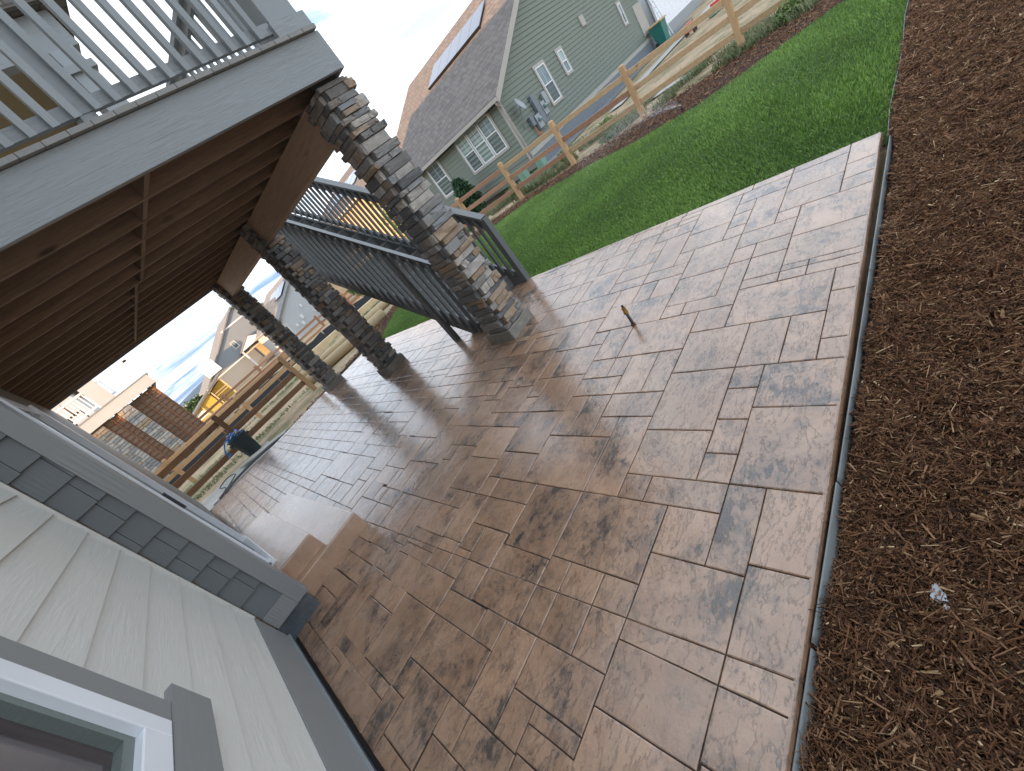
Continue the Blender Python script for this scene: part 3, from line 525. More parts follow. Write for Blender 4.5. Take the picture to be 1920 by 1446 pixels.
# ============================================================ PATIO
RECTS = [tuple(int(v)/1000 for v in s.split(',')) for s in (
"-237,480,63,680 63,480,281,686 281,474,706,686 -700,480,-237,780 -237,680,38,1074 38,686,281,1074 281,686,656,1074 -700,780,-237,1080 706,474,1044,686 656,686,1044,836 -137,1074,-69,1311 -237,1068,-137,1311 144,1074,506,1249 656,836,894,1074 -400,1080,-237,1305 -69,1074,144,1449 144,1249,506,1449 -244,1311,-69,1449 894,836,1044,1211 -700,1080,-400,1542 1044,474,1494,836 1044,836,1206,986 -400,1305,-244,1605 506,1074,894,1586 144,1449,506,1586 -244,1449,144,1661 1206,836,1419,986 894,1211,1044,1361 1044,986,1344,1361 -400,1605,-244,1761 -700,1542,-400,1755 -6,1661,144,1824 1494,474,1794,836 1419,836,1631,986 144,1586,481,1974 894,1361,1444,1586 481,1586,894,1955 -244,1661,-6,2186 1631,836,1794,986 1794,474,1944,611 -550,1761,-244,2055 1344,986,1794,1361 -700,1755,-550,2055 -6,1824,138,2186 138,1974,325,2186 1794,611,2169,774 325,1968,544,2186 894,1586,1281,2099 -394,2055,-244,2186 1281,1586,1444,1736 1794,774,2169,986 1444,1361,1644,1736 -700,2055,-394,2205 1944,474,2331,611 544,1955,744,2336 194,2186,369,2336 744,1955,894,2336 1794,986,2169,1361 369,2186,544,2336 -469,2205,-400,2355 1644,1361,2019,1524 1281,1736,1644,1936 -400,2186,-6,2561 894,2099,1119,2336 1644,1524,2019,1736 194,2336,394,2542 1281,1936,1644,2099 2331,474,2544,611 -6,2186,194,2805 2169,611,2544,1136 394,2336,744,2561 -700,2205,-469,2730 744,2336,894,2474 1644,1736,1819,2099 2169,1136,2394,1361 894,2336,1119,2474 1819,1736,2019,1874 1119,2099,1506,2474 2544,474,2644,761 -475,2355,-400,2936 606,2561,744,2711 2544,761,2644,911 2019,1361,2394,1874 2644,474,2706,761 188,2536,269,2936 -144,2555,0,2936 269,2542,388,2936 1819,1874,2019,2099 -406,2561,-144,2936 2544,911,2644,1136 388,2561,606,2936 2394,1136,2538,1499 2644,761,2706,911 744,2474,1044,2849 1506,2099,1881,2474 606,2711,744,2849 0,2805,188,2936 1044,2474,1350,2843 2394,1499,2538,1661 -700,2730,-519,3030 2706,474,3044,911 2644,911,2906,1136 2019,1874,2388,2099 2531,1136,2906,1286 1506,2474,1669,2624 19,2936,231,3086 1350,2474,1506,2849 231,2936,606,3086 -525,2936,19,3142 1881,2099,2219,2474 2538,1286,2881,1661 606,2849,1144,3086 1669,2474,1881,2624 2219,2099,2381,2249 2906,911,3094,1136 2388,1661,2713,2249 2906,1136,3094,1286 13,3086,144,3392 -525,3142,-144,3305 1356,2849,1506,2974 1506,2624,1806,2974 606,3086,981,3224 1881,2474,2219,2624 1144,2843,1356,3224 144,3086,606,3449 3044,474,3456,911 981,3086,1144,3224 2706,1661,2969,1874 2219,2249,2594,2411 -144,3142,13,3605 3094,911,3306,1286 -700,3030,-525,3642 2881,1286,3306,1661 2706,1874,2969,2036 1356,2974,1663,3224 1806,2624,2269,2974 606,3224,931,3530 -525,3305,-294,3605 2219,2411,2594,2624 3306,911,3456,1061 1663,2974,1906,3111 -294,3305,-150,3768 2706,2036,2969,2249 2969,1661,3125,2036 931,3224,1356,3574 1663,3105,1725,3224 3456,474,3631,686 138,3449,456,3755 2269,2624,2594,2774 456,3449,612,3755 1725,3111,1906,3218 3119,1661,3306,1799 3306,1286,3469,1436 13,3392,138,4005 612,3530,925,3730 3456,686,3756,1061 1356,3224,1731,3574 2594,2249,2969,2774 1906,2974,2106,3361 -150,3605,13,3905 1731,3218,1906,3361 2969,2036,3119,2399 3306,1061,3856,1286 2269,2774,2506,3080 3631,474,3856,686 925,3574,1206,3736 3306,1436,3594,1799 3469,1286,3681,1436 -700,3642,-525,3943 612,3730,825,3830 -525,3605,-300,4068 456,3755,612,3905 3125,1799,3681,2036 3119,2036,3319,2399 2506,2774,2594,3242 2106,2974,2275,3593 138,3755,456,4155 1731,3361,1956,3668 -300,3768,-150,4230 3756,686,4062,1061 3681,1286,3856,1436 3319,2036,3506,2174 2275,3080,2512,3380 1206,3574,1581,4036 631,3830,825,4161 456,3905,638,4161 1581,3568,1738,3868 825,3736,1206,4161 2594,2774,2969,3205 3856,480,4250,686 2969,2399,3406,2774 -150,3905,13,4368 3856,1061,4056,1436 3594,1436,4056,1799 13,4005,138,4305 3506,2036,3681,2174 1956,3361,2106,4061 2969,2774,3338,2911 4062,686,4250,1061 3319,2174,3881,2399 2275,3380,2512,3680 3681,1799,3881,2174 312,4161,756,4318 1738,3668,1956,4061 -700,3943,-525,4555 1581,3868,1738,4061 2512,3242,2588,3705 -525,4068,-300,4530 4056,1061,4250,1368 2106,3593,2275,3892 1056,4155,1219,4236 3881,1799,3969,2011 2588,3205,2800,3668 -300,4230,-150,4530 138,4155,312,4618 2969,2911,3331,3211 3406,2399,3731,2761 3969,1799,4056,2011 756,4161,1056,4542 3881,2011,3969,2174 312,4318,612,4542 1213,4030,1556,4443 4056,1368,4250,1980 612,4318,756,4549 2275,3680,2512,3980 -150,4368,13,4668 3969,2011,4069,2174 3338,2761,3731,2911 3731,2399,3881,2536 2800,3211,2963,3830 2963,3211,3331,3518 1550,4061,1956,4468 13,4305,138,4918 1956,4061,2112,4218 1056,4236,1213,4705 3881,2174,4062,2536 3331,2911,3681,3111 2512,3705,2588,4005 -287,4530,-150,4830 -525,4530,-287,4830 3731,2536,4062,2711 2112,3892,2275,4418 312,4542,531,4842 2588,3668,2800,4130 4062,1980,4250,2593 -700,4555,-525,4855 3331,3111,3444,3580 1213,4443,1406,4742 1956,4218,2112,4424 3731,2711,4062,2911 -150,4668,13,4967 531,4549,894,5018 3444,3111,3681,3436 2275,3980,2512,4443 894,4542,1056,5005 3681,2911,4050,3061 2512,4005,2588,4342 -525,4830,-287,4980 138,4618,312,5230 312,4842,531,4992 2963,3518,3338,4130 1406,4443,1563,5055 4062,2593,4250,2892 1781,4468,1950,4768 3681,3061,3912,3436 1950,4424,2169,4730 2800,3830,2963,4443 3444,3436,3750,3636 2588,4130,2800,4430 1056,4705,1213,5168 13,4918,138,5217 1563,4468,1781,5130 2275,4443,2512,4592 1213,4742,1406,5142 -150,4967,13,5268 -700,4855,-525,5318 3912,3055,4050,3430 -287,4830,-150,5443 -525,4980,-287,5280 2169,4418,2275,4880 3338,3580,3438,4193 4050,2892,4250,3355 3438,3636,3881,3792 2506,4342,2588,4805 3750,3436,3975,3636 312,4992,531,5455 2588,4430,2800,4730 894,5005,1056,5468 1781,4768,1950,5230 3975,3430,4050,3730 2963,4130,3338,4592 2275,4592,2512,5055 1400,5055,1563,5355 538,5018,894,5711 -150,5268,13,5568 2800,4443,2963,4742 4050,3355,4250,3655 3438,3792,3881,4255 1950,4730,2169,5343 3881,3630,3975,3930 1050,5168,1238,5505 138,5230,312,5693 2169,4880,2275,5180 3338,4193,3438,4492 13,5217,138,5830 1231,5142,1400,5605 1581,5130,1775,5430 2506,4805,2588,5105 -700,5318,-525,5780 312,5455,538,5705 -525,5280,-287,5892 3975,3730,4050,4193 2588,4730,2800,5193 -287,5443,-150,5905 4050,3655,4250,4118 1775,5230,1950,5530 3438,4255,3588,4717 1400,5355,1575,5655 3588,4255,3875,4405 -150,5568,13,5868 3338,4492,3438,4792 2963,4592,3338,5055 1063,5505,1231,5805 3875,3930,3975,4542 2275,5055,2512,5518 2800,4742,2963,5355 756,5711,900,5868 2175,5180,2275,5642 900,5468,1062,6080 3975,4193,4050,4342 1238,5605,1400,5905 1581,5430,1775,5892 138,5693,312,6155 4050,4118,4250,4418 3975,4342,4050,4492 425,5711,756,6180 1775,5530,1950,5830 2506,5105,2600,5718 3338,4792,3438,5092 1400,5655,1575,5955 3438,4717,3588,5018 3588,4405,3875,5018 1950,5343,2175,5955 -150,5868,13,6168 312,5705,425,6318 -700,5780,-525,6242 2600,5193,2800,5655 -287,5905,-150,6205 13,5830,138,6292 1063,5805,1238,6105 3975,4492,4050,4792 -525,5892,-287,6355 2963,5055,3338,5518 1238,5905,1400,6205 2800,5355,2963,5655 756,5868,900,6480 3875,4542,3975,5155 1575,5892,1775,6193 2175,5642,2275,6105 4050,4418,4250,5030 2275,5518,2512,6130 900,6080,1062,6380 3338,5092,3438,5555 -150,6168,13,6468 425,6180,756,6480 3438,5018,3738,5480 -287,6205,-150,6505 1063,6105,1238,6405 3975,4792,4050,5092 138,6155,312,6618 1775,5830,1950,6443 3738,5018,3875,5318 1400,5955,1575,6568 2600,5655,2963,5955 13,6292,138,6593 2512,5718,2600,6180 1950,5955,2175,6418 1238,6205,1400,6668 -700,6242,-525,6855 -525,6355,-287,6818 763,6480,900,6630 -150,6468,13,6768 2963,5518,3338,6130 312,6318,425,6930 4050,5030,4250,5330 1575,6193,1775,6655 3738,5318,3875,5618 3338,5555,3438,6018 2600,5955,2963,6255 2175,6105,2275,6568 2275,6130,2512,6430 3875,5155,3975,5768 3975,5092,4050,5705 425,6480,763,6943 -287,6505,-150,6968 900,6380,1062,6992 3438,5480,3738,6093 1063,6405,1238,7018 1400,6568,1575,6868 13,6593,138,7205 3738,5618,3875,5918 763,6630,900,7093 138,6618,312,7230 4050,5330,4250,5792 1950,6418,2175,6880 2512,6180,2600,6792 -525,6818,-287,7118 -150,6768,13,7230 1775,6443,1950,7055 1238,6668,1400,7130 -700,6855,-525,7155 1575,6655,1775,7118 2600,6255,2963,6868 2275,6430,2512,7042 2175,6568,2275,7030 2963,6130,3338,6742 3875,5768,3975,6230 312,6930,425,7392 3338,6018,3438,6630 425,6943,763,7405 -287,6968,-150,7430 900,6992,1062,7292 3975,5705,4050,6318 3738,5918,3875,6380 1063,7018,1238,7318 1950,6880,2175,7180 1400,6868,1575,7480 3438,6093,3738,6705 13,7205,138,7505 763,7093,900,7555 4050,5792,4250,6405 -150,7230,13,7530 138,7230,312,7530 2512,6792,2600,7093 -700,7155,-525,7618 -525,7118,-287,7730 1775,7055,1950,7355 3738,6380,3875,6530 900,7292,1062,7593 2175,7030,2275,7330 1575,7118,1775,7580 1238,7130,1400,7742 3875,6230,3975,6693 425,7405,763,7705 2275,7042,2512,7343 2963,6742,3112,7205 3975,6318,4050,6618 312,7392,425,7855 3338,6630,3438,7093 13,7505,138,7805 2512,7093,2600,7392 138,7530,312,7830 1950,7180,2175,7642 2600,6868,2963,7480 1063,7318,1238,7930 1775,7355,1950,7655 -287,7430,-150,8042 3112,6742,3338,7355 900,7593,1062,7892 3738,6530,3875,7142 4050,6405,4250,6868 763,7555,900,8018 -150,7530,13,8142 1400,7480,1575,7943 3438,6705,3738,7318 2175,7330,2275,7792 3875,6693,3975,6992 2275,7343,2512,7805 -700,7618,-525,8230 425,7705,763,8168 2512,7392,2600,7693 -525,7730,-287,8192 138,7830,312,8130 1575,7580,1775,8042 1238,7742,1400,8042 3975,6618,4050,7230 312,7855,425,8155 2963,7205,3112,7668 13,7805,138,8268 1950,7642,2175,7943 900,7892,1062,8192 1775,7655,1950,8118 3338,7093,3438,7705 2600,7480,2963,7943 3875,6992,3975,7455 4050,6868,4250,7330 1063,7930,1238,8392 3112,7355,3338,7818 2512,7693,2600,7992 -287,8042,-150,8505 1575,8042,1775,8192 2175,7792,2275,8255 1950,7943,2175,8242 3738,7142,3875,7755 763,8018,900,8630 1238,8042,1400,8505 1400,7943,1575,8555 2275,7805,2512,8268 312,8155,425,8618 900,8192,1062,8493 13,8268,138,8568 425,8168,763,8630 3438,7318,3738,7930 -525,8192,-287,8655 1575,8192,1775,8343 138,8130,312,8743 -150,8142,13,8755 3975,7230,4050,7693 1775,8118,1950,8418 2963,7668,3112,8280 3338,7705,3438,8005 -700,8230,-525,8843 2512,7992,2588,8455 2588,7943,2963,8405 1575,8343,1775,8642 -287,8505,-150,8805 4050,7330,4250,7943 3875,7455,3975,8068 900,8493,1062,8792 1950,8242,2175,8705 3112,7818,3338,8430 3738,7755,3875,8055 1063,8392,1238,9005 13,8568,138,9030 425,8630,763,8930 3975,7693,4050,7992 763,8630,900,8930 2275,8268,2512,8730 1238,8505,1412,8968 3438,7930,3738,8230 2175,8255,2275,8868 1775,8418,1950,8880 312,8618,425,9080 -525,8655,-287,9118 3338,8005,3438,8468 900,8792,1062,8942 138,8743,312,9205 -150,8755,13,9218 1413,8555,1588,9168 1588,8642,1775,9105 2512,8455,2588,8918 2588,8405,2963,8868 2963,8280,3112,8892 3888,8068,3975,8368 -287,8805,-150,9418 763,8930,900,9230 3738,8055,3888,8518 3112,8430,3338,8730 4050,7943,4250,8405 -700,8843,-525,9455 1950,8705,2175,9168 3438,8230,3738,8692 3975,7992,4050,8605 900,8942,1062,9405 1063,9005,1225,9305 13,9030,138,9493 425,8930,763,9618 1225,8968,1412,9430 763,9230,900,9380 2275,8730,2512,9343 312,9080,425,9618 1775,8880,1950,9493 -525,9118,-287,9618 3738,8518,3888,8668 3338,8468,3438,9080 138,9205,312,9618 -150,9218,13,9618 2588,8868,2963,9168 2175,8868,2275,9480 3112,8730,3338,9030 3888,8368,3975,8830 2512,8918,2588,9380 4050,8405,4250,8705 1575,9105,1775,9618 1413,9168,1575,9618 -287,9418,-150,9618 1063,9305,1225,9618 763,9380,900,9618 1950,9168,2175,9468 13,9493,138,9618 -700,9455,-525,9618 900,9405,1062,9618 1225,9430,1412,9618 2963,8892,3112,9355 3438,8692,3738,9155 3738,8668,3888,9130 3975,8605,4050,9068 2588,9168,2963,9468 1775,9493,1950,9618 1950,9468,2175,9618 2275,9343,2512,9618 2175,9480,2275,9618 3112,9030,3338,9493 3338,9080,3438,9380 2512,9380,2588,9618 4050,8705,4250,9168 3888,8830,3975,9292 2588,9468,2963,9618 2963,9355,3112,9618 3438,9155,3738,9455 3738,9130,3888,9430 3112,9493,3338,9618 3338,9380,3438,9618 3975,9068,4050,9618 3438,9455,3738,9618 4050,9168,4250,9468 3888,9292,3975,9618 3738,9430,3888,9618 4050,9468,4250,9618 -700,2355,-475,2730 -521,2730,-475,2936"
).split()]
def clip(poly, a, b, c):                 # keep a*x+b*y <= c
    o = []
    for i in range(len(poly)):
        p, q = poly[i], poly[(i+1) % len(poly)]; fp = a*p[0]+b*p[1]-c; fq = a*q[0]+b*q[1]-c
        if fp <= 0: o.append(p)
        if fp*fq < 0: t = fp/(fp-fq); o.append((p[0]+(q[0]-p[0])*t, p[1]+(q[1]-p[1])*t))
    return o
def area(p): return 0.5*sum(p[i][0]*p[(i+1) % len(p)][1]-p[(i+1) % len(p)][0]*p[i][1] for i in range(len(p)))
def inset(poly, ds):
    o = poly
    for i in range(len(poly)):
        p, q = poly[i], poly[(i+1) % len(poly)]; dx, dy = q[0]-p[0], q[1]-p[1]; ln = math.hypot(dx, dy)
        if ln < 1e-6: continue
        nx_, ny_ = dy/ln, -dx/ln; d = ds(p, q) if callable(ds) else ds
        o = clip(o, nx_, ny_, nx_*p[0]+ny_*p[1]-d)
    return o
patio = struct(bpy.data.objects.new('patio', None)); COL.objects.link(patio); patio['wl'] = [0, 0, 0]
EX = lambda y: 4.19-0.044*(y-0.53)
slab = [( -0.64, 0.475), (4.20, 0.515), (EX(9.6), 9.64), (-0.95, 9.60), (-0.66, 3.5)]
sb = MB(); sb.prism(slab, -0.14, -0.009)
so = sb.build('slab', 'joint', patio)
er = MB()                                # coloured rolled edge of the slab, right, lawn and far sides
def edge_strip(p, q, wdt=0.012):
    n = max(2, int((Vector(q)-Vector(p)).length/0.25)); r = random.Random(3)
    P = [Vector(p).lerp(Vector(q), i/n) for i in range(n+1)]; d = (Vector(q)-Vector(p)).normalized(); nn = Vector((d.y, -d.x))
    rows = []
    for c in P:
        j = r.uniform(-.002, .002)
        rows.append([(c.x-nn.x*wdt, c.y-nn.y*wdt, -0.002), (c.x-nn.x*0.006, c.y-nn.y*0.006, -0.003), (c.x+nn.x*(0.002+j), c.y+nn.y*(0.002+j), -0.012), (c.x+nn.x*(0.004+j), c.y+nn.y*(0.004+j), -0.05), (c.x+nn.x*0.004, c.y+nn.y*0.004, -0.14)])
    er.grid([r_[::-1] for r_ in rows])
edge_strip((0.0, 0.472), (4.205, 0.512)); edge_strip((4.205, 0.512), (EX(9.6)+.01, 9.64)); edge_strip((EX(9.6)+.01, 9.64), (-0.95, 9.64))
er.build('slab_edge', 'stamp', patio, smooth=True)
SAW = [((0.385, 0.46), (0.27, 3.68))]
def halfs(poly):
    (x0, y0), (x1, y1) = SAW[0]; a, b = (y1-y0), -(x1-x0); ln = math.hypot(a, b); a /= ln; b /= ln; c = a*x0+b*y0
    s = [a*p[0]+b*p[1]-c for p in poly]
    cy_ = sum(p[1] for p in poly)/len(poly)
    if min(s) < -0.02 and max(s) > 0.02 and cy_ < 3.75:
        return [(clip(poly, a, b, c-0.0022), True), (clip(poly, -a, -b, -c-0.0022), True)]
    return [(poly, False)]
def stone_mesh(poly, r):
    """one stamped slate: eased wavy rim, slightly dished top"""
    out = inset(poly, 0.0017)
    if len(out) < 3 or area(out) < 0.002: return None
    ring = []
    for i in range(len(out)):
        p, q = out[i], out[(i+1) % len(out)]; ln = math.hypot(q[0]-p[0], q[1]-p[1]); n = max(1, min(4, int(ln/0.1)))
        dx, dy = (q[0]-p[0])/max(ln, 1e-6), (q[1]-p[1])/max(ln, 1e-6)
        for k in range(n):
            t = k/n; j = r.uniform(-.0018, .0018) if k else 0
            ring.append((p[0]+(q[0]-p[0])*t-dy*j, p[1]+(q[1]-p[1])*t+dx*j))
    cx_ = sum(p[0] for p in ring)/len(ring); cy_ = sum(p[1] for p in ring)/len(ring)
    m = MB(); n = len(ring); vs = [(x, y, -0.011) for x, y in ring]
    for ins, z in ((0.0008, -0.0030), (0.0045, -0.0005)):
        for x, y in ring:
            d = math.hypot(x-cx_, y-cy_); k = max(0.0, 1-ins*1.4/max(d, .03)); vs.append((cx_+(x-cx_)*k, cy_+(y-cy_)*k, z+r.uniform(-.0006, .0004)))
    fs = [(a*n+i, a*n+(i+1) % n, (a+1)*n+(i+1) % n, (a+1)*n+i) for a in (0, 1) for i in range(n)]
    vs.append((cx_, cy_, r.uniform(-0.001, 0.001))); fs += [(2*n+i, 2*n+(i+1) % n, 3*n) for i in range(n)]
    return m.add(vs, fs)
rs = random.Random(9); cnt = 0; rest = MB()
PLINTHS = ((2.575, 3.45, 0.40), (2.42, 6.42, 0.38), (2.27, 9.40, 0.40))
for (x0, y0, x1, y1) in RECTS:
    base = [(x0, y0), (x1, y0), (x1, y1), (x0, y1)]
    base = clip(base, 1, 0.044, 4.196+0.044*0.53); base = clip(base, 0, 1, 9.635); base = clip(base, -1, 0, 0.63) if y0 < 3.4 else clip(base, -1, -0.052, 0.40-0.052*3.45)
    base = clip(base, 0.0095, -1, -0.4745)
    if len(base) < 3 or area(base) < 0.003: continue
    for poly, cut in halfs(base):
        if len(poly) < 3 or area(poly) < 0.003: continue
        if cut:     # no wide joint along the saw cut
            (sx0, sy0), (sx1, sy1) = SAW[0]
            a_, b_ = sy1-sy0, -(sx1-sx0); l_ = math.hypot(a_, b_)
            def on(p): return abs((a_*(p[0]-sx0)+b_*(p[1]-sy0))/l_) < 0.004
            sm_poly = poly
            grown = []
            for i in range(len(poly)): grown.append(poly[i])
            # push saw side outwards so that its inset leaves a hairline
            cxm = sum(p[0] for p in poly)/len(poly); cym = sum(p[1] for p in poly)/len(poly)
            sd = 1 if (a_*(cxm-sx0)+b_*(cym-sy0)) > 0 else -1
            grown = [((p[0]-sd*a_/l_*0.0028, p[1]-sd*b_/l_*0.0028) if on(p) else p) for p in poly]
            poly = grown
        ms = stone_mesh(poly, rs)
        if ms is None: continue
        if cnt < 296: ms.build('stone', 'stamp', patio, smooth=False); cnt += 1
        else: rest.add(ms.v, ms.f)
stuff(rest.build('far_stones', 'stamp', patio))

# plastic strip hanging along the right slab edge
def ribbon(x0, x1, seed, wob, ztop, zbot, bulge):
    r = random.Random(seed); m = MB(); n = int((x1-x0)/0.03); rows = []
    for i in range(n+1):
        x = x0+(x1-x0)*i/n; t = math.sin(PI*i/n)
        wv = 0.455-0.004-bulge*t*(0.5+0.5*math.sin(i*0.09+seed))
        rows.append([(x, 0.466, ztop), (x, 0.462, ztop-0.004), (x, (0.462+wv)/2, ztop-0.03), (x, wv, zbot)])
    m.grid(rows)
    o = m.build('slab_edge_strip', 'foam', None, smooth=True); s_ = o.modifiers.new('s', 'SOLIDIFY'); s_.thickness = 0.003; return o
tag(ribbon(0.02, 0.50, 1, 0.01, -0.030, -0.095, 0.020), 'loose grey plastic strip along the slab edge at the bottom of the picture', 'edging strip')
tag(ribbon(0.515, 1.12, 2, 0.01, -0.026, -0.095, 0.022), 'grey plastic strip peeling from the slab edge beside the mulch, middle piece', 'edging strip')
tag(ribbon(1.13, 4.15, 3, 0.01, -0.034, -0.095, 0.003), 'long grey plastic strip tight against the right slab edge up to the lawn corner', 'edging strip')

# patio steps
st = thing('patio_steps', 'two smooth brown stamped concrete steps below the sliding door', 'steps', (-0.1, 4.5, 0))
def rblock(name, x0, y0, z0, x1, y1, z1, mat, par, ch=0.012):
    m = MB().box(x0, y0, z0, x1, y1, z1); m.shear(); o = m.build(name, mat, par)
    b = o.modifiers.new('b', 'BEVEL'); b.width = ch; b.segments = 3; return o
rblock('lower_step', -0.75, 3.66, -0.02, 0.275, 5.72, 0.165, 'stamp_smooth', st)
rblock('upper_step', -0.75, 3.735, 0.16, -0.035, 5.38, 0.325, 'stamp_smooth', st)

# gas pipe stub
gp = thing('gas_stub', 'short upright pipe with brass valve poking out of the patio', 'pipe', (2.39, 1.88, 0))
MB().tube([(2.39, 1.88, -0.01), (2.39, 1.88, 0.125)], 0.0125, 12).build('pipe', 'pipe', gp, True)
MB().tube([(2.39, 1.88, 0.0), (2.39, 1.88, 0.014)], 0.019, 10).build('collar', 'rust', gp, True)
v = MB(); v.tube([(2.39, 1.88, 0.12), (2.39, 1.88, 0.14)], 0.02, 6); v.tube([(2.39, 1.88, 0.14), (2.39, 1.88, 0.165)], 0.016, 8); v.tube([(2.39, 1.88, 0.165), (2.39, 1.88, 0.178)], 0.019, 6)
v.tube([(2.39, 1.88, 0.152), (2.365, 1.862, 0.152)], 0.009, 8)
v.build('valve', 'brass', gp)
MB().box(2.352, 1.853, 0.148, 2.372, 1.872, 0.158).build('valve_handle', 'brass', gp)
MB().tube([(2.39, 1.88, 0.178), (2.39, 1.88, 0.198)], 0.009, 8).build('cap', 'dark', gp)

# ============================================================ STONE PILLARS
def unit_stone(seed):
    """rough split-face block, x width 1, y depth 1 (front at -y), z height 1"""
    r = random.Random(seed); vs = []; n = 3
    j = lambda a: r.uniform(-a, a)
    # back ring, shoulder ring, face grid
    for (x, z) in ((0, 0), (1, 0), (1, 1), (0, 1)): vs.append((x, 1.0, z))
    ring = []
    for i in range(4): ring.append((i/4, 0))
    for i in range(3): ring.append((1, i/3))
    for i in range(4): ring.append((1-i/4, 1))
    for i in range(3): ring.append((0, 1-i/3))
    s0 = len(vs)
    for (x, z) in ring: vs.append((x+j(.008), 0.16+j(.08), z+j(.02)))
    s1 = len(vs)
    for (x, z) in ring: vs.append((0.5+(x-0.5)*(0.975+j(.015)), 0.0+j(.12), 0.5+(z-0.5)*(0.94+j(.04))))
    k = len(ring); c0 = len(vs); vs.append((0.33+j(.1), -0.03+j(.10), 0.5+j(.15))); vs.append((0.67+j(.1), -0.03+j(.10), 0.5+j(.15)))
    fs = []
    for i in range(k): fs.append((s0+i, s0+(i+1) % k, s1+(i+1) % k, s1+i))
    for i in range(k):
        x = (ring[i][0]+ring[(i+1) % k][0])/2; c = c0 if x < 0.5 else c0+1
        fs.append((s1+i, s1+(i+1) % k, c))
    # close the seams between the two centres
    fs.append((s1+2, c0+1, c0)); fs.append((s1+9, c0, c0+1))
    # sides to the back
    fs.append((0, 1, s0+4, s0+3, s0+2, s0+1, s0)); fs.append((1, 2, s0+7, s0+6, s0+5, s0+4)); fs.append((2, 3, s0+11, s0+10, s0+9, s0+8, s0+7)); fs.append((3, 0, s0, s0+13, s0+12, s0+11)); fs.append((3, 2, 1, 0))
    me = bpy.data.meshes.new('ledge_stone'); me.from_pydata([(a, b, c) for a, b, c in vs], [], fs); me.update(); me.materials.append(MT['ledge']); return me
USTONES = [unit_stone(100+i) for i in range(24)]
USTONES_P = []
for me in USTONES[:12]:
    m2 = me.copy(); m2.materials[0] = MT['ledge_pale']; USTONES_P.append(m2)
def pillar(x, y, wd, plx, ply, plw, ztop, label, seed, pale=0.2, zplinth=0.125, lean=0.0):
    r = random.Random(seed); t = thing('stone_pillar', label, 'pillar', (x+wd/2, y+wd/2, 0), 'stone clad pillars carrying the deck')
    p = MB(); n = 1
    p.box(plx, ply, -0.02, plx+plw, ply+plw, zplinth); po = p.build('plinth', 'concrete', t)
    b = po.modifiers.new('b', 'BEVEL'); b.width = 0.014; b.segments = 3
    s_ = po.modifiers.new('sub', 'SUBSURF'); s_.subdivision_type = 'SIMPLE'; s_.levels = 3; s_.render_levels = 3
    tx = bpy.data.textures.new('plinth_noise', 'CLOUDS'); tx.noise_scale = 0.05; d = po.modifiers.new('d', 'DISPLACE'); d.texture = tx; d.strength = 0.018; d.mid_level = 0.5; d.texture_coords = 'GLOBAL'
    MB().box(x+0.035, y+0.035, zplinth-0.01, x+wd-0.035, y+wd-0.035, ztop-0.002).build('core', 'mortar', t)
    z = zplinth+0.012; k = 0
    while z < ztop-0.03:
        h = min(r.choice((0.048, 0.058, 0.066, 0.076, 0.085, 0.096)), ztop-z)
        for face in range(4):
            # face 0: -y, 1: +x, 2: +y, 3: -x ; corners alternate
            a0 = 0.0 if (k+face) % 2 == 0 else 0.05; a1 = wd if (k+face) % 2 == 1 else wd-0.05
            nst = r.choice((1, 1, 2, 2, 2, 3)); cuts = sorted([0, 1]+[r.uniform(0.25, 0.75) if nst == 2 else (i+1)/3+r.uniform(-.08, .08) for i in range(nst-1)])
            for u0, u1 in zip(cuts[:-1], cuts[1:]):
                s0 = a0+(a1-a0)*u0; s1 = a0+(a1-a0)*u1; wst = s1-s0-0.004; hh = h-0.005
                subs = [(z, hh)]
                if hh > 0.085 and wst < 0.2 and r.random() < 0.35: subs = [(z, hh/2-0.004), (z+hh/2+0.003, hh/2-0.004)]
                for zz, h2 in subs:
                    dep = 0.05; proud = r.uniform(-0.004, 0.024)
                    me = r.choice(USTONES_P if r.random() < pale*(1.5 if face == 0 else 0.5) else USTONES)  # face light put into stone colour: sky-lit -y paler, other sides darker
                    o = bpy.data.objects.new('stone', me); COL.objects.link(o)
                    rot = face*PI/2; c, s = math.cos(rot), math.sin(rot)
                    # local origin at front-left of this stone on that face
                    lx, ly = s0+0.003, -proud
                    cxp, cyp = x+wd/2, y+wd/2; qx, qy = lx-wd/2, ly-wd/2
                    X = cxp+qx*c-qy*s; Y = cyp+qx*s+qy*c
                    mw = Matrix.Translation((X, Y, zz)) @ Matrix.Rotation(rot+r.uniform(-.02, .02), 4, 'Z') @ Matrix.Diagonal((wst, dep+proud, h2, 1))
                    o.parent = t; o.matrix_parent_inverse = Matrix.Translation(-world_loc(t)); o.matrix_basis = mw
        z += h; k += 1
    return t
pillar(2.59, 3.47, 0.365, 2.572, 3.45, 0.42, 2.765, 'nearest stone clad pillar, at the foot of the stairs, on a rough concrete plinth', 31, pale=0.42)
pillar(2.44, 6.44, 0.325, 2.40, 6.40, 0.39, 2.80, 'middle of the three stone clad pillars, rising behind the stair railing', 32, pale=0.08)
pillar(2.30, 9.20, 0.325, 2.26, 9.16, 0.39, 2.80, 'farthest stone clad pillar, at the end of the patio beside the rail fence', 33, pale=0.08)

